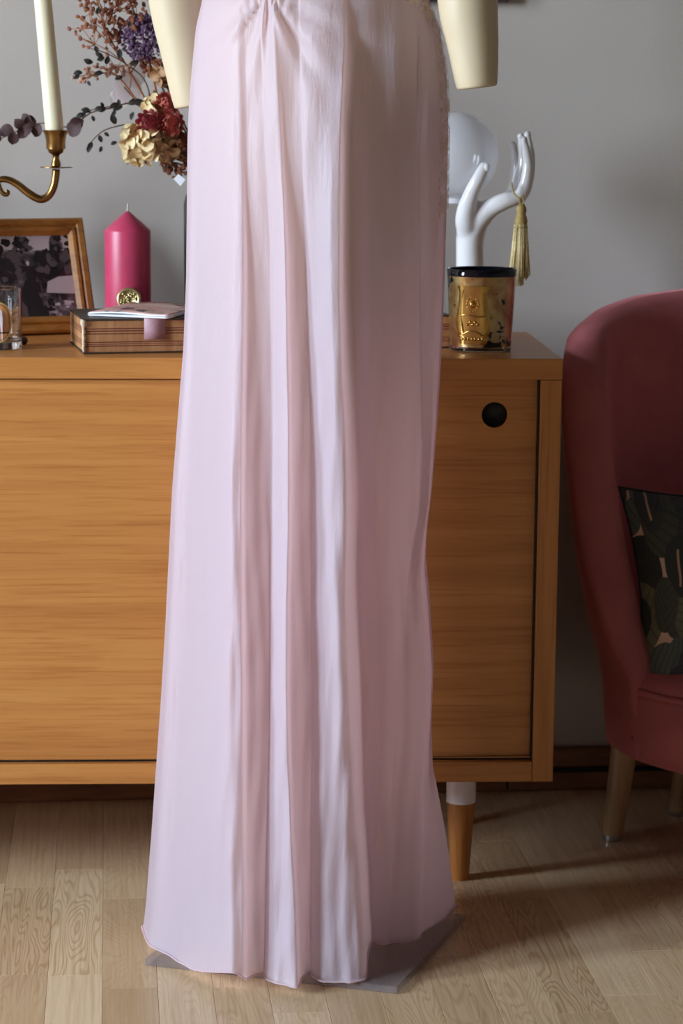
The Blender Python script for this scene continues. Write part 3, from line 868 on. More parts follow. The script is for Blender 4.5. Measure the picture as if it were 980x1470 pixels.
# relief on the shield: rows of small beads, a crowned figure and ribbons
rel = []
for k in range(22): rel.append(ball(wrap(-0.0125 - 0.004 * math.sin(k / 21 * math.pi), 0.030 + k * 0.0027, 0.0024), 0.0016, 8, 6))
for k in range(14):
    a = 2 * math.pi * k / 14; rel.append(ball(wrap(0.001 + 0.008 * math.cos(a), 0.068 + 0.010 * math.sin(a), 0.0022), 0.0015, 8, 6))
rel.append(ball(wrap(0.001, 0.068, 0.0015), 0.0055, 12, 8))
rel.append(tube([wrap(x, 0.052 - 0.0012 * math.sin(x * 180), 0.0024) for x in np.linspace(-0.017, 0.018, 14)], 0.0011, 6))
rel.append(tube([wrap(x, 0.027 + 0.004 * math.cos(x * 150), 0.0024) for x in np.linspace(-0.020, 0.020, 16)], 0.0013, 6))
for k in range(7): rel.append(ball(wrap(-0.014 + k * 0.0047, 0.0195, 0.0022), 0.0022, 8, 6))
for k in range(5): rel.append(ball(wrap(-0.006 + k * 0.0035, 0.040 + 0.003 * (k % 2), 0.0022), 0.0024, 8, 6))
obj('crest_relief', join(*rel), 'gold', jar)

# ---- tumbler with printed oval, at the left edge
gt = onsb(-6, 503) + Vector((0, 0.03, 0)); gt.z = H
th_ = P(0, 413, gt.y).z - H; tr = pxr(32, gt.y)
tum = thing('tumbler', gt, 'clear glass tumbler with an oval printed emblem, at the left end of the sideboard', 'glass')
sharp(obj('glass_body', lathe([(0, 0.0004), (tr - 0.002, 0.0004), (tr, 0.003), (tr, th_ - 0.0005), (tr - 0.0008, th_), (tr - 0.0018, th_ - 0.0005), (tr - 0.0020, 0.016), (tr - 0.006, 0.012), (0, 0.0115)], gt, 56), 'glass', tum), 50)
M['print_peach'] = plain('print_peach', (226, 160, 96), 0.4)
M['print_black'] = plain('print_black', (24, 22, 22), 0.4)
M['print_gold'] = plain('print_gold', (206, 180, 96), 0.4)
M['print_white'] = plain('print_white', (228, 220, 228), 0.4)
def twrap(s_, z, lift=0.0003):
    a = -math.pi / 2 + 0.05 + s_ / tr; return gt + Vector(((tr + lift) * math.cos(a), (tr + lift) * math.sin(a), z))
def oval_ring(cx, cz, a1, b1, a0, b0_, lift, n=48):
    V_, F_ = [], []
    for k in range(n):
        t_ = 2 * math.pi * k / n
        V_ += [twrap(cx + a1 * math.cos(t_), cz + b1 * math.sin(t_), lift), twrap(cx + a0 * math.cos(t_), cz + b0_ * math.sin(t_), lift)]
    for k in range(n):
        q = (k + 1) % n; F_.append((2 * k, 2 * q, 2 * q + 1, 2 * k + 1))
    return V_, F_
ocx, ocz = 0.0035, th_ * 0.46
ov = obj('oval_print', oval_ring(ocx, ocz, 0.0175, 0.0265, 0.0001, 0.0001, 0.0003), 'print_peach', tum); ov['label'] = 'oval printed emblem with a pale figure'
obj('oval_border', oval_ring(ocx, ocz, 0.0190, 0.0282, 0.0172, 0.0262, 0.0004), 'print_gold', ov)
obj('oval_line', oval_ring(ocx, ocz, 0.0164, 0.0252, 0.0157, 0.0244, 0.0005), 'print_black', ov)
fig = [(-0.006, -0.026), (0.008, -0.026), (0.0078, -0.010), (0.0088, 0.004), (0.0075, 0.016), (0.0030, 0.0205), (0.0015, 0.0255), (-0.0035, 0.0255), (-0.0045, 0.0205), (-0.0085, 0.015), (-0.0085, 0.0)]
obj('figure_print', ([twrap(ocx - 0.003 + x, ocz + z, 0.0006) for x, z in fig], [tuple(range(len(fig)))]), 'print_white', ov, smooth=False)
obj('base_line_print', ([twrap(ocx + x, ocz + z, 0.0008) for z in (-0.0152, -0.0138) for x in np.linspace(-0.0140, 0.0140, 9)], [(k, k + 1, k + 10, k + 9) for k in range(8)]), 'print_black', ov)

# ---- photograph in a gilt frame
fy, fl_ = R(25), R(21)
BRc = onsb(140, 479)
FM = Matrix.Translation(BRc) @ Matrix.Rotation(fy, 4, 'Z') @ Matrix.Rotation(-fl_, 4, 'X')
FWd, FHt, FB = 0.225, P(103, 313, BRc.y + 0.05).z - H, 0.026
FHt = FHt / math.cos(fl_)
pf = thing('photo_frame', BRc, 'gilt wooden photo frame holding a black and white picture, leaning back on the sideboard', 'photo frame')
def frame_side(p0, p1, inward):
    """moulded length from p0 to p1 (outer corners), mitred; profile from the outer to the inner edge"""
    pr = [(0.0, 0.012), (0.0, -0.001), (0.003, -0.004), (0.010, -0.0035), (0.013, -0.001), (0.016, -0.0035), (0.020, -0.003), (FB, 0.002), (FB, 0.012)]
    d = (p1 - p0).normalized(); V_ = []
    for e, s_ in ((p0, 1), (p1, -1)):
        for r, y in pr: V_.append(FM @ (e + inward * r + d * (s_ * r) + Vector((0, y, 0))))
    n = len(pr); F_ = [(k, (k + 1) % n, n + (k + 1) % n, n + k) for k in range(n)] + [tuple(range(n))[::-1], tuple(range(n, 2 * n))]
    return V_, F_
c00, c10, c11, c01 = Vector((-FWd, 0, 0.004)), Vector((0, 0, 0.004)), Vector((0, 0, FHt)), Vector((-FWd, 0, FHt))
for a, b, n_ in ((c00, c10, Vector((0, 0, 1))), (c10, c11, Vector((-1, 0, 0))), (c11, c01, Vector((0, 0, -1))), (c01, c00, Vector((1, 0, 0)))):
    sharp(obj('frame_side', frame_side(a, b, n_), 'gold_frame', pf), 30)
def mphoto():
    t = NT('old_photograph'); v = t.coords()
    n1 = t.noise(v, 30, 5, 0.65, 0.6); 
    sep = t.n('SeparateXYZ'); t.l(t.coords(), sep.inputs[0])
    hz = t.math('MULTIPLY', sep.outputs[2], 3.2)
    f = t.math('ADD', n1, t.math('SUBTRACT', t.math('ABSOLUTE', t.math('SUBTRACT', hz, 0.27)), 0.10))
    t.base(t.ramp(f, [(0.40, lin((26, 22, 24))), (0.52, lin((70, 62, 64))), (0.62, lin((128, 116, 118))), (0.74, lin((190, 176, 178)))]))
    t.set(Roughness=0.12)
    return t.m
M['photo'] = mphoto()
xl, xr, zl, zh = -FWd + FB - 0.002, -FB + 0.002, FB + 0.002, FHt - FB + 0.002
ph = obj('photograph', ([FM @ Vector(p) for p in ((xl, 0.004, zl), (xr, 0.004, zl), (xr, 0.004, zh), (xl, 0.004, zh))], [(0, 1, 2, 3)]), 'photo', pf, smooth=False)
ph['label'] = 'black and white outdoor photograph'
M['photo_white'] = plain('photo_pale', (188, 174, 176), 0.25); M['photo_dark'] = plain('photo_dark', (30, 26, 28), 0.25); M['photo_mid'] = plain('photo_mid', (84, 72, 76), 0.25)
pg = random.Random(21)
PH = {'photo_white': [], 'photo_dark': [], 'photo_mid': []}; PL = [0]
def ph_shape(pts, mat):
    PL[0] += 1; y = 0.0038 - PL[0] * 0.000004
    PH[mat].append(([FM @ Vector((xl + (xr - xl) * min(max(a, 0.002), 0.998), y, zl + (zh - zl) * min(max(b, 0.002), 0.998))) for a, b in pts], [tuple(range(len(pts)))]))
def circ(cx, cy, a, b, n=11):
    return [(cx + a * pg.uniform(.65, 1.2) * math.cos(2 * math.pi * k / n), cy + b * pg.uniform(.65, 1.2) * math.sin(2 * math.pi * k / n)) for k in range(n)]
def scatter(n, x0, x1, y0, y1, a, b, mats):
    for _ in range(n): ph_shape(circ(pg.uniform(x0, x1), pg.uniform(y0, y1), a * pg.uniform(.5, 1.3), b * pg.uniform(.5, 1.3)), pg.choice(mats))
ph_shape([(0, 0.84), (1, 0.80), (1, 1), (0, 1)], 'photo_white')                       # pale sky
ph_shape(circ(0.58, 0.90, 0.075, 0.09, 16), 'photo_dark'); scatter(14, .50, .66, .80, .95, .03, .035, ['photo_dark', 'photo_mid'])
scatter(26, .05, .50, .60, .92, .06, .07, ['photo_dark', 'photo_dark', 'photo_mid']); scatter(20, .82, 1, .70, 1, .035, .06, ['photo_dark', 'photo_dark', 'photo_mid'])
scatter(26, .30, 1, .52, .78, .05, .06, ['photo_dark', 'photo_mid'])
ph_shape([(0.74, 0.30), (1, 0.28), (1, 0.50), (0.86, 0.49), (0.76, 0.43)], 'photo_white')   # pale table
scatter(14, .5, 1, .0, .30, .04, .05, ['photo_mid', 'photo_white', 'photo_dark'])
scatter(12, .0, .5, .35, .62, .05, .06, ['photo_dark', 'photo_mid'])
ph_shape([(0.48, 0.0), (0.74, 0.0), (0.73, 0.12), (0.68, 0.25), (0.62, 0.44), (0.57, 0.46), (0.52, 0.30)], 'photo_dark')
ph_shape([(0.50, 0.0), (0.56, 0.0), (0.555, 0.13), (0.51, 0.22)], 'photo_mid')
ph_shape([(0.595, 0.62), (0.635, 0.62), (0.645, 0.55), (0.66, 0.42), (0.70, 0.30), (0.60, 0.34), (0.58, 0.50)], 'photo_dark')
ph_shape(circ(0.605, 0.66, 0.018, 0.035, 10), 'photo_white'); ph_shape(circ(0.60, 0.695, 0.03, 0.018, 10), 'photo_mid')
ph_shape([(0.70, 0.14), (0.712, 0.14), (0.705, 0.42), (0.695, 0.42)], 'photo_mid')
scatter(16, .72, 1, .02, .26, .025, .03, ['photo_white', 'photo_mid', 'photo_dark'])
for mt_, gs_ in PH.items():
    o = obj('printed_tone', join(*gs_), mt_, ph, smooth=False); o['kind'] = 'stuff'
M['backing'] = plain('brown_backing', (92, 66, 44), 0.8)
obj('backing', ([FM @ p for p in box(-FWd + 0.01, -0.01, 0.010, 0.0125, 0.012, FHt - 0.01)[0]], box(0, 1, 0, 1, 0, 1)[1]), 'backing', pf, smooth=False)
sw = Matrix.Translation(BRc) @ Matrix.Rotation(fy, 4, 'Z')
pt = sw.inverted() @ (FM @ Vector((-FWd / 2, 0.0125, FHt * 0.55)))
strut_v = [sw @ Vector(p) for p in ((pt.x - .02, pt.y, pt.z), (pt.x + .02, pt.y, pt.z), (pt.x + .025, pt.y + 0.028, 0.0005), (pt.x - .025, pt.y + 0.028, 0.0005),
                                    (pt.x - .02, pt.y + .003, pt.z), (pt.x + .02, pt.y + .003, pt.z), (pt.x + .025, pt.y + 0.031, 0.0005), (pt.x - .025, pt.y + 0.031, 0.0005))]
obj('easel_strut', (strut_v, [(0, 1, 2, 3), (7, 6, 5, 4), (0, 4, 5, 1), (1, 5, 6, 2), (2, 6, 7, 3), (3, 7, 4, 0)]), 'backing', pf, smooth=False)
# small dark bead on the sideboard by the tumbler
M['bead'] = plain('dark_red_bead', (70, 30, 26), 0.3)
bd_ = onsb(34, 495); tag(obj('bead', ball(bd_ + Vector((0, 0, 0.0062)), 0.0062, 20, 12), 'bead', org=bd_), 'small dark red bead beside the tumbler', 'bead')

# ---- pillar candle
M['pink_wax'] = plain('magenta_wax', (190, 62, 96), 0.38, 0, 0.05, 25)
M['pink_wax'].node_tree.nodes['Principled BSDF'].inputs['Subsurface Weight'].default_value = 0.15
M['pink_wax'].node_tree.nodes['Principled BSDF'].inputs['Subsurface Scale'].default_value = 0.01
M['wick'] = plain('white_wick', (225, 218, 205), 0.8)
pcY = 3.385
pc0 = P(184, 440, pcY); pc0.z = H
pr_ = pxr(32.3, pcY)
zsh = P(184, 331, pcY).z - H; zt_ = P(184, 303, pcY).z - H
pil = thing('pillar_candle', pc0, 'magenta pillar candle with a pointed top and a gold seal', 'candle')
sharp(obj('wax_body', lathe([(0, 0.0004), (pr_ * .985, 0.0004), (pr_, 0.002), (pr_, zsh - 0.0015), (pr_ * .985, zsh + 0.0008), (pr_ * .62, zsh + (zt_ - zsh) * .44), (pr_ * .30, zsh + (zt_ - zsh) * .76), (pr_ * .10, zt_ - 0.001), (0, zt_)], pc0, 56), 'pink_wax', pil), 60)
obj('wick', tube([pc0 + Vector((0, 0, zt_ - 0.002)), pc0 + Vector((0.0004, 0, zt_ + 0.005)), pc0 + Vector((0.0012, 0, zt_ + 0.011))], 0.0012, 8), 'wick', pil)
M['seal_gold'] = plain('seal_gold', (196, 180, 128), 0.34, 0.85, 0.1, 90)
sc0 = P(185, 430, pcY - pr_ - 0.004)
nrm = Vector((0.02, -1, 0.12)).normalized(); ux = Vector((1, 0, 0)); uz = ux.cross(nrm) * -1
uz = Vector((0, 0.12, 1)).normalized()
def disc(c, prof, seg=36):
    V_, F_ = [], []
    for r, d in prof:
        for k in range(seg):
            a = 2 * math.pi * k / seg
            V_.append(c + ux * (r * math.cos(a)) * (1 + 0.03 * math.sin(3 * a)) + uz * (r * math.sin(a)) + Vector((0, -1, 0)) * d)
    for i in range(len(prof) - 1):
        for k in range(seg):
            a, b = i * seg + k, i * seg + (k + 1) % seg; F_.append((a, a + seg, b + seg, b))
    F_.append(tuple(range((len(prof) - 1) * seg, len(prof) * seg))[::-1])
    return V_, F_
sl = obj('gold_seal', disc(sc0, [(0.0165, -0.006), (0.0180, 0.0), (0.0172, 0.003), (0.0140, 0.0035), (0.0130, 0.0018), (0.0005, 0.0020)]), 'seal_gold', pil); sl['label'] = 'round gold wax seal'
rl = []
for k in range(34):
    a = rng.uniform(0, 2 * math.pi); r = 0.0115 * math.sqrt(rng.uniform()); rl.append(ball(sc0 + ux * r * math.cos(a) + uz * r * math.sin(a) + Vector((0, -0.002, 0)), rng.uniform(0.0012, 0.0028), 8, 6))
obj('seal_relief', join(*rl), 'seal_gold', sl)

# ---- striped antique box
def mstripe():
    t = NT('striped_paper'); v = t.coords()
    sep = t.n('SeparateXYZ'); t.l(v, sep.inputs[0]); z = sep.outputs[2]
    n1 = t.noise(t.coords((90, 90, 14)), 1, 4, 0.6)
    col = t.ramp(n1, [(0.3, lin((156, 106, 66))), (0.7, lin((190, 142, 96)))])
    band = t.n('ValToRGB'); band.color_ramp.interpolation = 'CONSTANT'
    hgt = 0.047
    st = [0, .21, .24, .27, .29, .325, .355, .57, .60, .645, .68, .715, .75]
    e = band.color_ramp.elements
    while len(e) < len(st): e.new(.5)
    for i, p in enumerate(st): e[i].position = p; e[i].color = (1, 1, 1, 1) if i % 2 == 0 else (0, 0, 0, 1)
    t.l(t.math('DIVIDE', z, hgt), band.inputs[0])
    inv = t.mix(1.0, (1, 1, 1, 1), band.outputs[0], 'SUBTRACT')
    c2 = t.mix(inv, col, lin((98, 40, 32)))
    t.base(c2); t.set(Roughness=0.55)
    return t.m
M['stripe'] = mstripe()
M['box_dark'] = plain('box_lid_dark', (58, 48, 40), 0.5, 0, 0.3, 60)
M['worn'] = plain('worn_paper', (206, 190, 162), 0.8, 0, 0.2, 200)
bA = onsb(121, 508.5); bB = onsb(644, 500)
bx_d = Vector((bB.x - bA.x, bB.y - bA.y, 0)); blen = bx_d.length; byaw = math.atan2(bx_d.y, bx_d.x)
bxh, bxd = 0.0485, 0.17
bo = thing('antique_box', bA, 'long flat antique box in tan paper with dark red stripes, behind the gown', 'box', rotz=byaw)
def bl(name, g_, mat, bev=0.0008, parent=bo):
    o = obj(name, g_, mat, parent, smooth=False, local=True)
    if bev: bevel(o, bev)
    return o
skew = -0.030
def skbox(x0, x1, y0, y1, z0, z1):
    v, f = box(x0, x1, y0, y1, z0, z1); return [Vector((p.x, p.y, p.z)) for p in v], f
bl('body', skbox(0, blen, 0, bxd, 0.0022, bxh - 0.003), 'stripe')
bl('lid_cover', skbox(-0.0015, blen + 0.001, -0.0015, bxd, bxh - 0.0029, bxh), 'box_dark')
bl('base_cover', skbox(-0.0015, blen + 0.001, -0.0015, bxd, 0.0003, 0.0021), 'box_dark')
# frayed corner
fr_pts = [Vector((-0.0008 + 0.0006 * math.sin(k * 2.3), -0.0009 + 0.0005 * math.cos(k * 1.7), 0.003 + k * (bxh - 0.005) / 14)) for k in range(15)]
wc = obj('worn_corner', tube(fr_pts, [0.0016 + 0.0009 * abs(math.sin(k * 1.9)) + (0.0018 if k > 11 else 0) for k in range(15)], 8), 'worn', bo, local=True); wc['label'] = 'frayed pale corner edge'
M['ribbon'] = plain('mauve_ribbon', (172, 134, 144), 0.5, 0, 0.08, 200)
rx0 = (onsb(207, 507) - bA).length; rx0 = (P(221.5, 470, bA.y + 0.02) - bA).x / math.cos(byaw)
rbn = [(rx0 + s_ * 0.0148, y, z) for (y, z) in ((0.02, bxh + 0.0009), (-0.0020, bxh + 0.0009), (-0.0032, bxh - 0.002), (-0.0034, bxh - 0.015), (-0.0028, bxh - 0.029)) for s_ in (-1, 1)]
rb_ = obj('ribbon_tab', ([Vector(p) for p in rbn], [(2 * k, 2 * k + 1, 2 * k + 3, 2 * k + 2) for k in range(4)]), 'ribbon', bo, local=True)
sm_ = rb_.modifiers.new('thick', 'SOLIDIFY'); sm_.thickness = 0.0006; rb_['label'] = 'mauve ribbon tab'
# magazine on the box
def mcover():
    t = NT('magazine_cover'); v = t.coords()
    f = t.noise(v, 24, 3, 0.55, 0.8)
    t.base(t.ramp(f, [(0.0, lin((40, 44, 58))), (0.40, lin((44, 48, 62))), (0.43, lin((206, 176, 160))), (0.55, lin((214, 160, 150))), (0.68, lin((220, 196, 180)))], 'LINEAR'))
    t.set(Roughness=0.5); return t.m
M['cover'] = mcover(); M['paper'] = plain('white_paper', (235, 235, 240), 0.6)
mA = P(124, 452, bA.y + 0.030); mA.z = H + bxh + 0.0007
mg = thing('magazine', mA, 'folded magazine with a pale printed cover lying on the striped box', 'magazine', rotz=R(-14))
def mgl(name, g_, mat): return obj(name, g_, mat, mg, smooth=True, local=True)
def page(z_off, bow, y0=0.0, y1=0.175, w_=0.118):
    def fn(u, v):
        s_ = u
        zz_ = z_off + bow * math.sin(min(1, s_ * 1.25) * math.pi) * (1 - s_ * .4)
        return Vector((s_ * w_, y0 + v * (y1 - y0) + 0.012 * (1 - s_), zz_))
    return grid(fn, 22, 8)
lo = mgl('lower_pages', page(0.0002, 0.0), 'paper'); lo.modifiers.new('t', 'SOLIDIFY').thickness = -0.0016
up = mgl('upper_pages', page(0.0048, 0.0024), 'paper'); up.modifiers.new('t', 'SOLIDIFY').thickness = 0.0022
cv_ = mgl('cover', page(0.0054, 0.0024, 0.0005, 0.175), 'cover'); cv_.modifiers.new('t', 'SOLIDIFY').thickness = 0.0004
spn = [Vector((0.0 - 0.0024 * math.sin(q), 0.012 + v_ * 0.175, 0.0026 - 0.0026 * math.cos(q))) for v_ in np.linspace(0, 1, 6) for q in np.linspace(0, math.pi, 9)]
sp_ = mgl('fold', (spn, [(j * 9 + k, j * 9 + k + 1, j * 9 + k + 10, j * 9 + k + 9) for j in range(5) for k in range(8)]), 'paper'); sp_.modifiers.new('t', 'SOLIDIFY').thickness = 0.0012

# ---- candelabra
CAY = 3.33
M['taper'] = plain('ivory_taper', (232, 226, 192), 0.4)
M['taper'].node_tree.nodes['Principled BSDF'].inputs['Subsurface Weight'].default_value = 0.2
M['taper'].node_tree.nodes['Principled BSDF'].inputs['Subsurface Scale'].default_value = 0.01
def cp(x, y, dy=0.0): return P(x, y, CAY + dy)
cax = cp(-108, 400).x
caB = Vector((cax, CAY, H))
cand = thing('candelabra', caB, 'brass candelabra with curved scrolled arms, at the left end of the sideboard', 'candelabra')
zA = cp(-108, 262).z - H
sharp(obj('stem', lathe([(0, 0.0003), (0.058, 0.0003), (0.060, 0.004), (0.050, 0.010), (0.022, 0.018), (0.012, 0.034), (0.016, 0.044), (0.009, 0.056), (0.0075, zA * .5), (0.013, zA * .5 + .010), (0.0075, zA * .5 + .022), (0.0085, zA - 0.02), (0.015, zA - 0.006), (0.015, zA + 0.006), (0.008, zA + 0.018), (0.010, zA + 0.03), (0, zA + 0.034)], caB, 36), 'brass', cand), 50)
px_arm = [(-100, 262), (-70, 284), (-40, 285), (-20, 268), (-4, 259), (10, 257.5), (24, 264), (38, 275), (50, 283), (60, 286), (70, 281), (77, 268), (80, 252), (80.5, 243)]
arm_p = sm([cp(*q) for q in px_arm], 60)
arm_r = smr([0.0055, 0.0052, 0.0052, 0.005, 0.0042, 0.0038, 0.0042, 0.0050, 0.0055, 0.0058, 0.0058, 0.0056, 0.0056, 0.0056], 60)
arm_o = obj('arm', tube(arm_p, arm_r, 14), 'brass', cand)
curl = sm([cp(*q) for q in ((-6, 258.5), (-2, 266), (1, 273), (5, 278), (9.5, 279), (11.5, 276), (9, 274.5))], 26)
obj('scroll', tube(curl, smr([0.0042, 0.004, 0.0036, 0.0034, 0.0034, 0.0036, 0.003], 26), 12), 'brass', arm_o)
mir = lambda p: Vector((2 * cax - p.x, p.y, p.z))
arm_o2 = obj('arm', tube([mir(p) for p in arm_p], arm_r, 14), 'brass', cand)
obj('scroll', tube([mir(p) for p in curl], smr([0.0042, 0.004, 0.0036, 0.0034, 0.0034, 0.0036, 0.003], 26), 12), 'brass', arm_o2)
ks = CAY * 1.02 / FPX
def socket(c0):
    sharp(obj('drip_pan', lathe([(0.004, -0.001), (22.5 * ks, 0.0004), (22.5 * ks, 0.0014), (0.004, 0.0012)], c0, 36), 'brass', cand), 40)
    z = lambda y: (241 - y) * ks
    sharp(obj('socket', lathe([(0.0035, z(241)), (7 * ks, z(238)), (6.5 * ks, z(233)), (4.2 * ks, z(228)), (5.2 * ks, z(223)), (10 * ks, z(220)), (12.5 * ks, z(212)), (13.5 * ks, z(203)), (15.0 * ks, z(196)), (17.5 * ks, z(191)), (18.0 * ks, z(189.5)), (16 * ks, z(189)), (13.8 * ks, z(192)), (13.2 * ks, z(215)), (0, z(217))], c0, 36), 'brass', cand), 50)
for c0 in (cp(80.5, 241), mir(cp(80.5, 241))): socket(c0)
tb, tt_ = cp(80.3, 208), cp(47, -160, 0.0)
tp = thing('taper_candle', tb, 'tall ivory taper candle standing in the brass candelabra arm', 'candle')
tpath = [tb + (tt_ - tb) * f_ for f_ in np.linspace(0, 1, 14)]
obj('wax_body', tube(tpath + [tt_ + (tt_ - tb).normalized() * 0.006], [11.6 * ks] + list(np.linspace(12.8 * ks, 11.6 * ks, 13)) + [0.003], 28), 'taper', tp)
obj('wick', tube([tt_ + Vector((0, 0, 0.004)), tt_ + Vector((0, 0, 0.016))], 0.0012, 6), 'wick', tp)

# ---- white ceramic hand with glass globe and tassel
M['ceramic'] = plain('white_ceramic', (226, 224, 224), 0.12); M['ceramic'].node_tree.nodes['Principled BSDF'].inputs['Coat Weight'].default_value = 0.5
HY = 3.36
def hp(x, y, dy=0.0): return P(x, y, HY + dy)
hk = HY * 1.02 / FPX
hb = hp(677, 480); hb.z = H
hand = thing('ceramic_hand', hb, 'white glazed ceramic hand sculpture rising behind the gold candle', 'sculpture')
parts = []
fore = sm([Vector((hb.x, hb.y, H + 0.002)), hp(676, 440), hp(675, 400), hp(674, 365), hp(675, 338), hp(682, 312), hp(694, 292)], 24)
parts.append(tube(fore, smr([31 * hk, 25 * hk, 22 * hk, 20 * hk, 19.5 * hk, 21 * hk, 19 * hk], 24), 20, flat=1.15, flatdir=(0, 1, 0)))
# palm: four metacarpals fanning out in depth
fd = [(-0.030, (748, 280), (758, 240), (752, 201)), (-0.011, (750, 278), (760, 236), (757, 193)), (0.009, (745, 274), (751, 232), (747, 196)), (0.027, (737, 270), (741, 236), (736, 208))]
for dy, k1_, k2_, tip in fd:
    pth = sm([hp(676, 352, dy * .1), hp(683, 320, dy * .35), hp(703, 299, dy * .7), hp(726, 288, dy), hp(*k1_, dy), hp(*k2_, dy), hp(*tip, dy - 0.002)], 26)
    parts.append(tube(pth, smr([10 * hk, 16 * hk, 17.5 * hk, 14 * hk, 12.5 * hk, 10 * hk, 9.2 * hk, 8.6 * hk, 7 * hk, 4 * hk], 26), 14))
    parts.append(ball(hp(*tip, dy - 0.002), 6 * hk, 12, 8))
thm = sm([hp(673, 356, -0.002), hp(670, 330, -0.010), hp(669, 304, -0.024), hp(677, 276, -0.034), hp(687, 256, -0.038), hp(694, 241, -0.038)], 22)
parts.append(tube(thm, smr([10 * hk, 15 * hk, 16 * hk, 13.5 * hk, 11 * hk, 10 * hk, 8.2 * hk], 22), 16))
parts.append(ball(hp(695, 240, -0.038), 8.2 * hk, 14, 10))
ho = obj('hand', join(*parts), 'ceramic', hand)
rm = ho.modifiers.new('skin', 'REMESH'); rm.mode = 'VOXEL'; rm.voxel_size = 0.0021; rm.use_smooth_shade = True
smm = ho.modifiers.new('smooth', 'SMOOTH'); smm.factor = 0.5; smm.iterations = 14
sharp(obj('foot', lathe([(0, 0.0003), (0.036, 0.0003), (0.038, 0.003), (0.034, 0.010), (0.026, 0.020)], hb, 40), 'ceramic', hand), 60)
obj('thumbnail', ball(hp(698.5, 240, -0.038 - 7.2 * hk), 4.6 * hk, 12, 8, (0.8, 0.35, 1.25)), 'ceramic', hand)
t = NT('milky_glass'); t.base(lin((224, 224, 228))); t.set(Roughness=0.06, Alpha=0.58); t.b.inputs['Coat Weight'].default_value = 0.6; M['milky'] = t.m
gcn = hp(654, 223, 0.022); gr = 60.5 * hk
gl_ = thing('glass_globe', gcn - Vector((0, 0, gr)), 'milky glass globe resting in the white ceramic hand', 'globe')
obj('sphere', ball(gcn, gr, 56, 32), 'milky', gl_)
sharp(obj('neck', lathe([(0.011, -gr - 0.007), (0.013, -gr - 0.006), (0.013, -gr + 0.002), (0.0, -gr + 0.002)], gcn, 24), 'milky', gl_))
# tassel
M['tassel'] = plain('gold_thread', (230, 210, 156), 0.4, 0.1, 0.2, 300)
M['tassel_dark'] = plain('gold_thread_head', (176, 150, 88), 0.6, 0.1, 0.2, 300)
TY = -0.052
tz = hp(748, 300, TY)
ta = thing('gold_tassel', hp(749, 412, TY), 'gold silk tassel hanging from the fingers of the ceramic hand', 'tassel')
obj('cord', tube(sm([hp(734, 262, -0.044), hp(737, 277, -0.047), hp(744, 284, TY), hp(748, 287, TY)], 14), 0.0013, 6), 'tassel_dark', ta)
lp = [hp(748.5 + 3.2 * math.cos(a), 288 + 5.5 * math.sin(a), TY) for a in np.linspace(0, 2 * math.pi, 20)]
obj('ring', tube(lp, 0.0011, 6, cap=False), 'tassel_dark', ta)
hz_ = tz.z
obj('knot', lathe([(0, 0.008), (0.004, 0.007), (0.0072, 0.002), (0.0075, -0.004), (0.0062, -0.008), (0.0080, -0.011), (0.0095, -0.017), (0.0085, -0.022), (0.0105, -0.027), (0, -0.027)], (tz.x, tz.y, tz.z), 20), 'tassel_dark', ta)
st_ = []
zt0 = hp(748, 325, TY).z
for k in range(150):
    a = rng.uniform(0, 2 * math.pi); r = math.sqrt(rng.uniform(0.02, 1)); L = rng.uniform(0.070, 0.086) * (1 - 0.12 * (math.cos(a) > 0.6))
    x0, y0_ = 0.0095 * r * math.cos(a), 0.0095 * r * math.sin(a); fx = 1.75 + rng.uniform(-.2, .2)
    st_.append(tube([Vector((tz.x + x0, tz.y + y0_, zt0 + 0.003)), Vector((tz.x + x0 * 1.3, tz.y + y0_ * 1.3, zt0 - L * .4)), Vector((tz.x + x0 * fx - 0.001, tz.y + y0_ * fx, zt0 - L))], 0.0008, 4))
s2 = obj('skirt', join(*st_), 'tassel', ta); s2['kind'] = 'stuff'

# ---- picture on the wall, only its lower edge in the photograph
wp0 = (P(640, 2, 3.62) - RM(0, 0)).dot(side); wp1 = (P(752, 2, 3.62) - RM(0, 0)).dot(side); wz = P(735, 3.5, 3.60).z
wpo = thing('wall_picture', RM((wp0 + wp1) / 2, -0.015, wz), 'dark picture frame on the wall above the ceramic hand, only its lower edge showing', 'picture')
M['dark_frame'] = plain('dark_frame_wood', (58, 46, 44), 0.4, 0, 0.2, 40); M['print_paper'] = plain('print_paper', (196, 188, 176), 0.7, 0, 0.1, 20)
wx0, wx1 = wp0 - 0.126, wp1 - 0.026; hh = 0.36
for g_ in (roombox(wx0, wx1, -0.02, -0.002, wz, wz + 0.02), roombox(wx0, wx1, -0.02, -0.002, wz + hh - 0.02, wz + hh), roombox(wx0, wx0 + 0.02, -0.02, -0.002, wz + 0.0201, wz + hh - 0.0201), roombox(wx1 - 0.02, wx1, -0.02, -0.002, wz + 0.0201, wz + hh - 0.0201)):
    bevel(obj('frame_side', g_, 'dark_frame', wpo, smooth=False), 0.002)
obj('print', roombox(wx0 + 0.02, wx1 - 0.02, -0.010, -0.006, wz + 0.0202, wz + hh - 0.0202), 'print_paper', wpo, smooth=False)

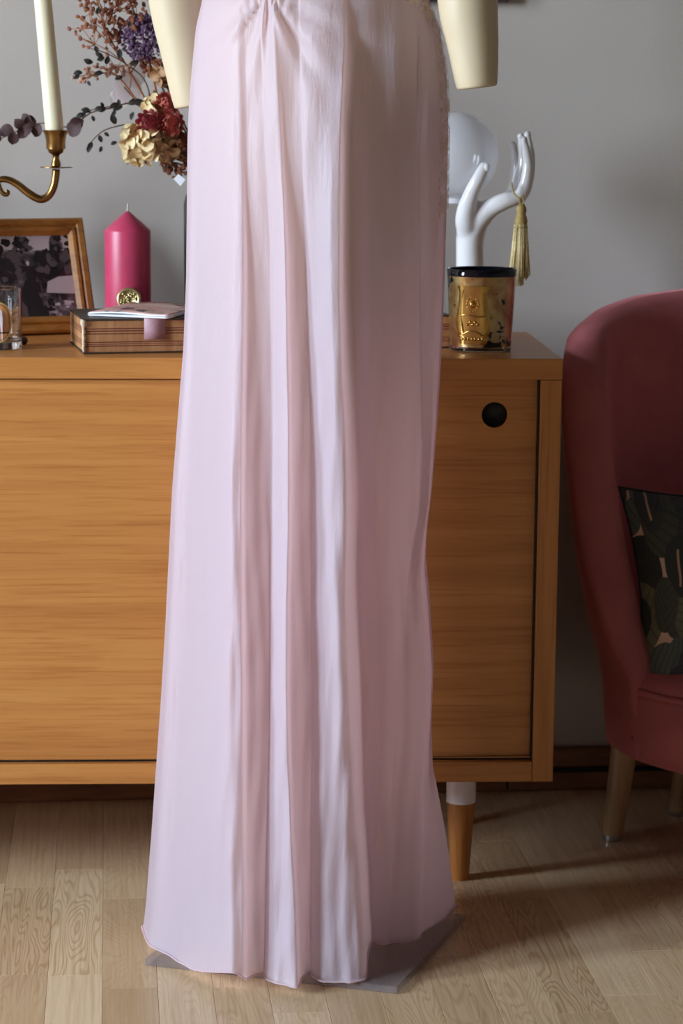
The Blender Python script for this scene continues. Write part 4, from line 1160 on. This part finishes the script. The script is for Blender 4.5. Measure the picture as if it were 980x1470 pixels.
# ================================================================== DRIED FLOWERS
M['vase'] = plain('dark_vase', (52, 58, 56), 0.25, 0, 0.1, 20)
VY = 3.43
vb = P(296, 470, VY); vb.z = H
def vzz(y): return P(296, y, VY).z - H
vr = pxr(31, VY)
vt = vzz(262)
vase = thing('vase', vb, 'tall dark vase behind the gown holding the dried flowers', 'vase')
sharp(obj('body', lathe([(0, 0.0004), (vr * .92, 0.0004), (vr, 0.004), (vr, vt * .86), (vr * .9, vt * .92), (vr * .62, vt * .97), (vr * .66, vt), (vr * .60, vt), (vr * .56, vt * .95), (vr * .5, vt * .5), (0, vt * .5)], vb, 40), 'vase', vase), 50)
mouth = vb + Vector((0, 0, vt))
M['stem_o'] = plain('orange_stem', (168, 100, 58), 0.7, 0, 0.15, 60)
M['stem_d'] = plain('dark_stem', (92, 66, 50), 0.8, 0, 0.15, 60)
M['bud'] = plain('rust_bud', (150, 92, 66), 0.85, 0, 0.3, 120)
M['bud2'] = plain('dusty_bud', (176, 134, 112), 0.85, 0, 0.3, 120)
M['purple'] = plain('purple_statice', (112, 82, 116), 0.85, 0, 0.35, 160)
M['cream'] = plain('cream_petal', (242, 220, 170), 0.7, 0, 0.12, 80)
M['tanp'] = plain('tan_petal', (196, 158, 118), 0.75, 0, 0.15, 80)
M['straw'] = plain('strawflower_red', (168, 72, 78), 0.6, 0, 0.3, 140)
M['straw2'] = plain('strawflower_coral', (186, 96, 84), 0.6, 0, 0.3, 140)
M['euc'] = plain('eucalyptus_dark', (46, 42, 40), 0.7, 0, 0.2, 60)
M['euc2'] = plain('eucalyptus_plum', (66, 40, 40), 0.7, 0, 0.2, 60)
t = NT('honesty_disc'); t.base(lin((206, 190, 190))); t.set(Roughness=0.4, Alpha=0.55); M['honesty'] = t.m
def fpt(x, y, dy=0.0): return P(x, y, VY + dy)
def stem_to(pt, mat, par, name='stem', r=0.0012, bend=0.0):
    a = mouth + Vector((rng.uniform(-.008, .008), rng.uniform(-.008, .008), -0.03)); m1 = mouth + (pt - mouth) * 0.3 + Vector((0, 0, 0.012))
    return obj(name, tube(sm([a, mouth + (a - mouth) * -0.2, m1, m1 + (pt - m1) * .55 + Vector((0, 0, bend)), pt], 16), smr([r * 1.3, r], 16), 6), mat, par)
def rot_to(n_):
    return Vector(n_).to_track_quat('Z', 'Y').to_matrix().to_4x4()
# hydrangea heads: each petal its own piece
def petal_mesh(name, mat, L, Wd, cup_):
    def fn(u, v):
        s_ = v; x = (u - .5) * 2 * Wd * (math.sin(math.pi * min(1, 0.12 + s_ * .80)) ** .7)
        return Vector((x, s_ * L, cup_ * (x / Wd) ** 2 * L + cup_ * math.sin(s_ * 2.4) * L * .6))
    g_ = grid(fn, 5, 6); return mesh(name, *g_, mat)
def hydrangea(c, r, n, mat, label, sq=(1, 1, 1)):
    h_ = thing('dried_hydrangea', c - Vector((0, 0, r)), label, 'flower', 'dried flowers in the dark vase')
    ms = [petal_mesh('petal', mat, 0.017, 0.0085, cc) for cc in (0.35, -0.25, 0.1)]
    core = obj('core', ball(c, r * .72, 14, 10, sq), 'tanp', h_)
    for k in range(n):
        f_ = (k + .5) / n; ph_ = math.acos(1 - 2 * f_); a = k * 2.39996
        d = Vector((math.sin(ph_) * math.cos(a) * sq[0], math.sin(ph_) * math.sin(a) * sq[1], math.cos(ph_) * sq[2]))
        o = bpy.data.objects.new('petal', ms[k % 3]); COL.objects.link(o); o.parent = h_
        tw = Vector((rng.normal(), rng.normal(), rng.normal())) * 0.55
        n_ = (d.normalized() + tw).normalized()
        T = rot_to(n_) @ Matrix.Rotation(rng.uniform(0, 6.28), 4, 'Z')
        s_ = rng.uniform(.75, 1.15)
        o.matrix_local = Matrix.Translation(c + d * r * rng.uniform(.78, 1.0) - ORG[h_]) @ T @ Matrix.Scale(s_, 4) @ Matrix.Translation((0, -0.008, 0))
    stem_to(c - Vector((0, 0, r * .6)), 'stem_d', h_)
    return h_
hydrangea(fpt(204, 205, -0.045), 29 * ks, 78, 'cream', 'cream dried hydrangea head, the largest of the bouquet', (1.05, .9, 1.0))
hydrangea(fpt(222, 152, -0.035), 15 * ks, 30, 'cream', 'small cream dried flower above the large cream hydrangea')
hydrangea(fpt(240, 212, -0.03), 18 * ks, 34, 'tanp', 'tan dried hydrangea between the cream hydrangea and the gown')
hydrangea(fpt(236, 108, -0.02), 15 * ks, 26, 'tanp', 'tan dried flower cluster beside the mannequin arm below the purple statice')
# strawflowers
def strawflower(c, r, mat, label, face=(-.3, -1, .3)):
    h_ = thing('strawflower', c - Vector((0, 0, r)), label, 'flower', 'dried flowers in the dark vase')
    T = Matrix.Translation(c) @ rot_to(Vector(face).normalized())
    br = []
    for ring in range(6):
        n = 12 - ring; el = R(-20 + ring * 19)
        for k in range(n):
            a = 2 * math.pi * (k + .5 * ring) / n
            d = Vector((math.cos(a) * math.cos(el), math.sin(a) * math.cos(el), math.sin(el)))
            up_ = Vector((-math.cos(a) * math.sin(el), -math.sin(a) * math.sin(el), math.cos(el)))
            sd_ = d.cross(up_); w_ = r * .30; base_ = d * r * .86
            pts = [base_ - sd_ * w_ - up_ * r * .15, base_ + sd_ * w_ - up_ * r * .15, base_ + d * r * .34 + sd_ * w_ * .6 + up_ * r * .2, base_ + d * r * .44 + up_ * r * .42, base_ + d * r * .34 - sd_ * w_ * .6 + up_ * r * .2]
            br.append(([T @ p for p in pts], [(0, 1, 2, 3, 4)]))
    obj('bracts', join(*br), mat, h_, smooth=False)
    obj('heart', ball(c, r * .80, 16, 10), mat, h_)
    stem_to(c + Vector((0, 0.01, -r * .7)), 'stem_d', h_)
strawflower(fpt(214, 176, -0.055), 15 * ks, 'straw', 'dark rose strawflower on top of the cream hydrangea')
strawflower(fpt(245, 176, -0.05), 15.5 * ks, 'straw2', 'coral strawflower nearest the gown', (-.2, -1, -.1))
strawflower(fpt(239, 149, -0.045), 13.5 * ks, 'straw2', 'coral strawflower just below the mannequin forearm', (.1, -1, .5))
strawflower(fpt(258, 205, -0.03), 13 * ks, 'bud', 'brown dried flower head half hidden by the gown', (.1, -1, .2))
# purple statice
def cluster(name, c, ext_, n, rr, mat, label, cat='flower', seed=1):
    h_ = thing(name, c - Vector((0, 0, ext_[2])), label, cat, 'dried flowers in the dark vase')
    g_ = np.random.default_rng(seed); bl_ = []
    for k in range(n):
        d = g_.normal(size=3); d /= np.linalg.norm(d); d *= g_.uniform(.25, 1) ** .45
        p = c + Vector((d[0] * ext_[0], d[1] * ext_[1], d[2] * ext_[2]))
        bl_.append(ball(p, g_.uniform(*rr), 6, 4, (1, 1, g_.uniform(.6, 1.3))))
    fo = obj('florets', join(*bl_), mat, h_, smooth=False); fo['kind'] = 'stuff'
    stem_to(c - Vector((0, 0, ext_[2] * .6)), 'stem_d', h_)
    return h_
cluster('statice', fpt(206, 54, -0.02), (35 * ks, 20 * ks, 33 * ks), 620, (0.0014, 0.0030), 'purple', 'purple dried statice flower beside the mannequin arm', seed=3)
cluster('dried_flower_cluster', fpt(222, 96, -0.01), (24 * ks, 14 * ks, 16 * ks), 90, (0.002, 0.004), 'bud', 'rust brown dried blossom under the purple statice', seed=4)
cluster('dried_flower_cluster', fpt(252, 232, -0.01), (22 * ks, 14 * ks, 26 * ks), 110, (0.002, 0.0045), 'bud', 'dark brown dried foliage below the coral strawflower at the gown edge', seed=5)
# brown sprays: branching stems with small buds
def spray(base_pts, tips, mat, budmat, label, seed, rr=(0.002, 0.0038), nb=9, spread=11):
    g_ = np.random.default_rng(seed)
    root_ = fpt(*base_pts[-1]); h_ = thing('dried_spray', mouth - Vector((0, 0, 0.03)), label, 'flower', 'dried flowers in the dark vase')
    main = [mouth - Vector((0, 0, 0.03)), mouth] + [fpt(*q) for q in base_pts]
    obj('stem', tube(sm(main, 24), smr([0.0022, 0.0018, 0.0012], 24), 6), mat, h_)
    br, bd2 = [], []
    for (sx_, sy_), (x, y) in tips:
        a, b = fpt(sx_, sy_, -0.02), fpt(x, y, -0.02 + g_.uniform(-.02, .02))
        br.append(tube(sm([a, (a + b) / 2 + Vector((0.003, 0, 0.002)), b], 8), 0.0008, 5))
        for k in range(nb):
            q = fpt(x + g_.normal() * spread, y + g_.normal() * spread * .8, -0.02 + g_.uniform(-.02, .02))
            br.append(tube([b + (a - b) * .2, q], 0.0005, 4)); bd2.append(ball(q, g_.uniform(*rr), 6, 4, (1, 1, g_.uniform(.7, 1.5))))
            bd2.append(ball(q + Vector((g_.normal() * .003, 0, g_.normal() * .003)), g_.uniform(*rr) * .8, 6, 4))
    obj('twigs', join(*br), mat, h_)
    bo_ = obj('buds', join(*bd2), budmat, h_, smooth=False); bo_['kind'] = 'stuff'
spray([(228, 190, -.03), (207, 140, -.02), (180, 92, -.02), (155, 50, -.02), (140, 5, -.02)],
      [((180, 92), (120, 28)), ((165, 72), (145, 35)), ((155, 50), (128, 8)), ((150, 40), (150, 12)), ((155, 52), (165, 30)), ((160, 62), (152, 60)), ((165, 72), (172, 48)), ((150, 30), (172, 10)), ((148, 22), (130, -14)), ((140, 5), (150, -22)), ((180, 92), (125, 58))],
      'stem_o', 'bud', 'rust brown branching dried spray, tallest in the bouquet', 11)
spray([(232, 190, -.02), (224, 130, -.01), (206, 60, .0), (188, 5, .0), (180, -20, .0)],
      [((206, 60), (180, 30)), ((198, 30), (196, 20)), ((190, 10), (178, 0)), ((188, 5), (205, -6)), ((188, 5), (160, -10))],
      'stem_o', 'bud', 'rust brown dried spray rising behind the purple statice', 12)
spray([(226, 190, -.03), (200, 150, -.03), (170, 110, -.03), (150, 100, -.03)],
      [((170, 110), (132, 104)), ((160, 105), (150, 98)), ((175, 112), (165, 95)), ((185, 130), (186, 100)), ((160, 105), (125, 110))],
      'stem_o', 'bud2', 'dusty pink dried spray reaching left below the rust spray', 13, (0.002, 0.0036), 8, 9)
# eucalyptus and leafy branches: every leaf a piece
def leaf_mesh(name, mat, L, Wd):
    def fn(u, v):
        x = (u - .5) * 2 * Wd * math.sin(math.pi * min(1, .05 + v * .95)) ** .75
        return Vector((x, v * L, 0.12 * L * math.sin(v * 3) + .25 * abs(x)))
    return mesh(name, *grid(fn, 5, 7), mat)
LM = {'euc': leaf_mesh('leaf', 'euc', 1.0, 0.30), 'euc2': leaf_mesh('leaf', 'euc2', 1.0, 0.46)}
def branch(pts, leaves, mat, label, dy=-0.03):
    h_ = thing('eucalyptus_branch', mouth - Vector((0, 0, 0.03)), label, 'branch', 'dried flowers in the dark vase')
    main = [mouth - Vector((0, 0, 0.03)), mouth + Vector((-.004, -.004, 0.002))] + [fpt(x, y, dy) for x, y in pts]
    obj('stem', tube(sm(main, 40), smr([0.0016, 0.0012, 0.0007], 40), 6), 'stem_d', h_)
    for x, y, ang, L in leaves:
        o = bpy.data.objects.new('leaf', LM[mat]); COL.objects.link(o); o.parent = h_
        T = Matrix.Rotation(-math.pi / 2 + rng.uniform(-.5, .5) + math.pi, 4, 'X') if False else Matrix.Identity(4)
        d = Vector((math.cos(R(ang)), rng.uniform(-.35, .2), math.sin(R(ang)))).normalized()
        n_ = Vector((rng.uniform(-.4, .4), -1, rng.uniform(-.4, .4))); sd_ = d.cross(n_).normalized(); n2 = sd_.cross(d)
        rotm = Matrix((sd_, d, n2)).transposed().to_4x4()
        o.matrix_local = Matrix.Translation(fpt(x, y, dy) - ORG[h_]) @ rotm @ Matrix.Scale(L * ks, 4)
branch([(235, 200), (215, 165), (190, 148), (160, 155), (130, 162), (100, 182), (55, 177), (10, 195), (-12, 206)],
       [(102, 196, 60, 26), (100, 180, 20, 22), (57, 178, -110, 20), (54, 176, 80, 0.1), (45, 178, 130, 19), (45, 180, -130, 22), (35, 182, 140, 18), (36, 184, -120, 18), (20, 190, 160, 20), (20, 190, -100, 18), (12, 194, 150, 16), (2, 200, 170, 17), (-4, 204, -160, 16), (52, 176, 170, 20), (40, 180, 80, 15)],
       'euc2', 'long branch with rounded plum leaves passing behind the taper candle')
branch([(236, 205), (220, 170), (205, 145), (185, 148), (165, 152), (145, 155), (125, 160), (112, 170)],
       [(205, 145, 190, 16), (200, 146, 160, 12), (184, 149, 20, 15), (176, 153, 200, 15), (172, 152, 100, 10), (158, 154, 30, 13), (152, 156, 190, 13), (148, 155, 110, 9), (136, 158, 20, 13), (130, 160, 170, 14), (122, 164, 200, 14), (118, 167, 60, 10), (132, 166, -70, 9), (114, 170, 200, 13)],
       'euc', 'leafy dark twig arching left above the cream hydrangea')
branch([(236, 205), (215, 185), (190, 178), (165, 182), (148, 188), (136, 198), (128, 208)],
       [(166, 178, 110, 16), (162, 166, 60, 10), (188, 172, 70, 12), (150, 190, -40, 9), (142, 194, -70, 11), (132, 204, 240, 13), (146, 210, -110, 9), (168, 204, 200, 10), (130, 208, 250, 12)],
       'euc', 'thin drooping twig with tiny leaves left of the cream hydrangea')
branch([(230, 190), (210, 120), (185, 95), (160, 80), (140, 72), (130, 70)],
       [(148, 80, 160, 12), (140, 76, 110, 11), (150, 82, 200, 12), (172, 84, 90, 14), (186, 92, 20, 14), (176, 110, 200, 12), (118, 104, 190, 13), (114, 108, 210, 10), (133, 90, 160, 14), (152, 92, 70, 13), (126, 116, -60, 8), (136, 106, 10, 12), (186, 38, 60, 12), (140, 20, 80, 10)],
       'euc', 'sparse dark leafed twig among the rust brown sprays')
# honesty: papery pale discs
hn = thing('honesty_sprig', mouth - Vector((0, 0, 0.03)), 'sprig of papery translucent honesty discs behind the orange stems', 'branch', 'dried flowers in the dark vase')
obj('stem', tube(sm([mouth - Vector((0, 0, .03)), mouth, fpt(225, 180, .0), fpt(200, 150, .0), fpt(178, 125, .0)], 20), 0.001, 6), 'stem_d', hn)
for x, y, r in ((182, 128, 21), (192, 108, 17), (172, 140, 14)):
    c_ = fpt(x, y, rng.uniform(0, .01))
    o = obj('disc', ([c_ + Vector((r * ks * math.cos(a), 0.0012 * math.sin(3 * a), r * ks * 1.05 * math.sin(a))) for a in np.linspace(0, 2 * math.pi, 28)[:-1]], [tuple(range(27))]), 'honesty', hn, smooth=False)
# folded paper tag at the stems
tgp = fpt(258, 259, -0.05)
tg = tag(obj('paper_tag', ([tgp + Vector((x * ks, 0.002 * y_, z * ks)) for x, y_, z in ((-9, 0, 2), (-2, 1, 9), (8, 0, 1), (1, -1, -8))], [(0, 1, 2, 3)]), 'paper', org=tgp, smooth=False), 'small white paper tag hanging from the dried flower stems', 'tag')
tg.modifiers.new('t', 'SOLIDIFY').thickness = 0.0005
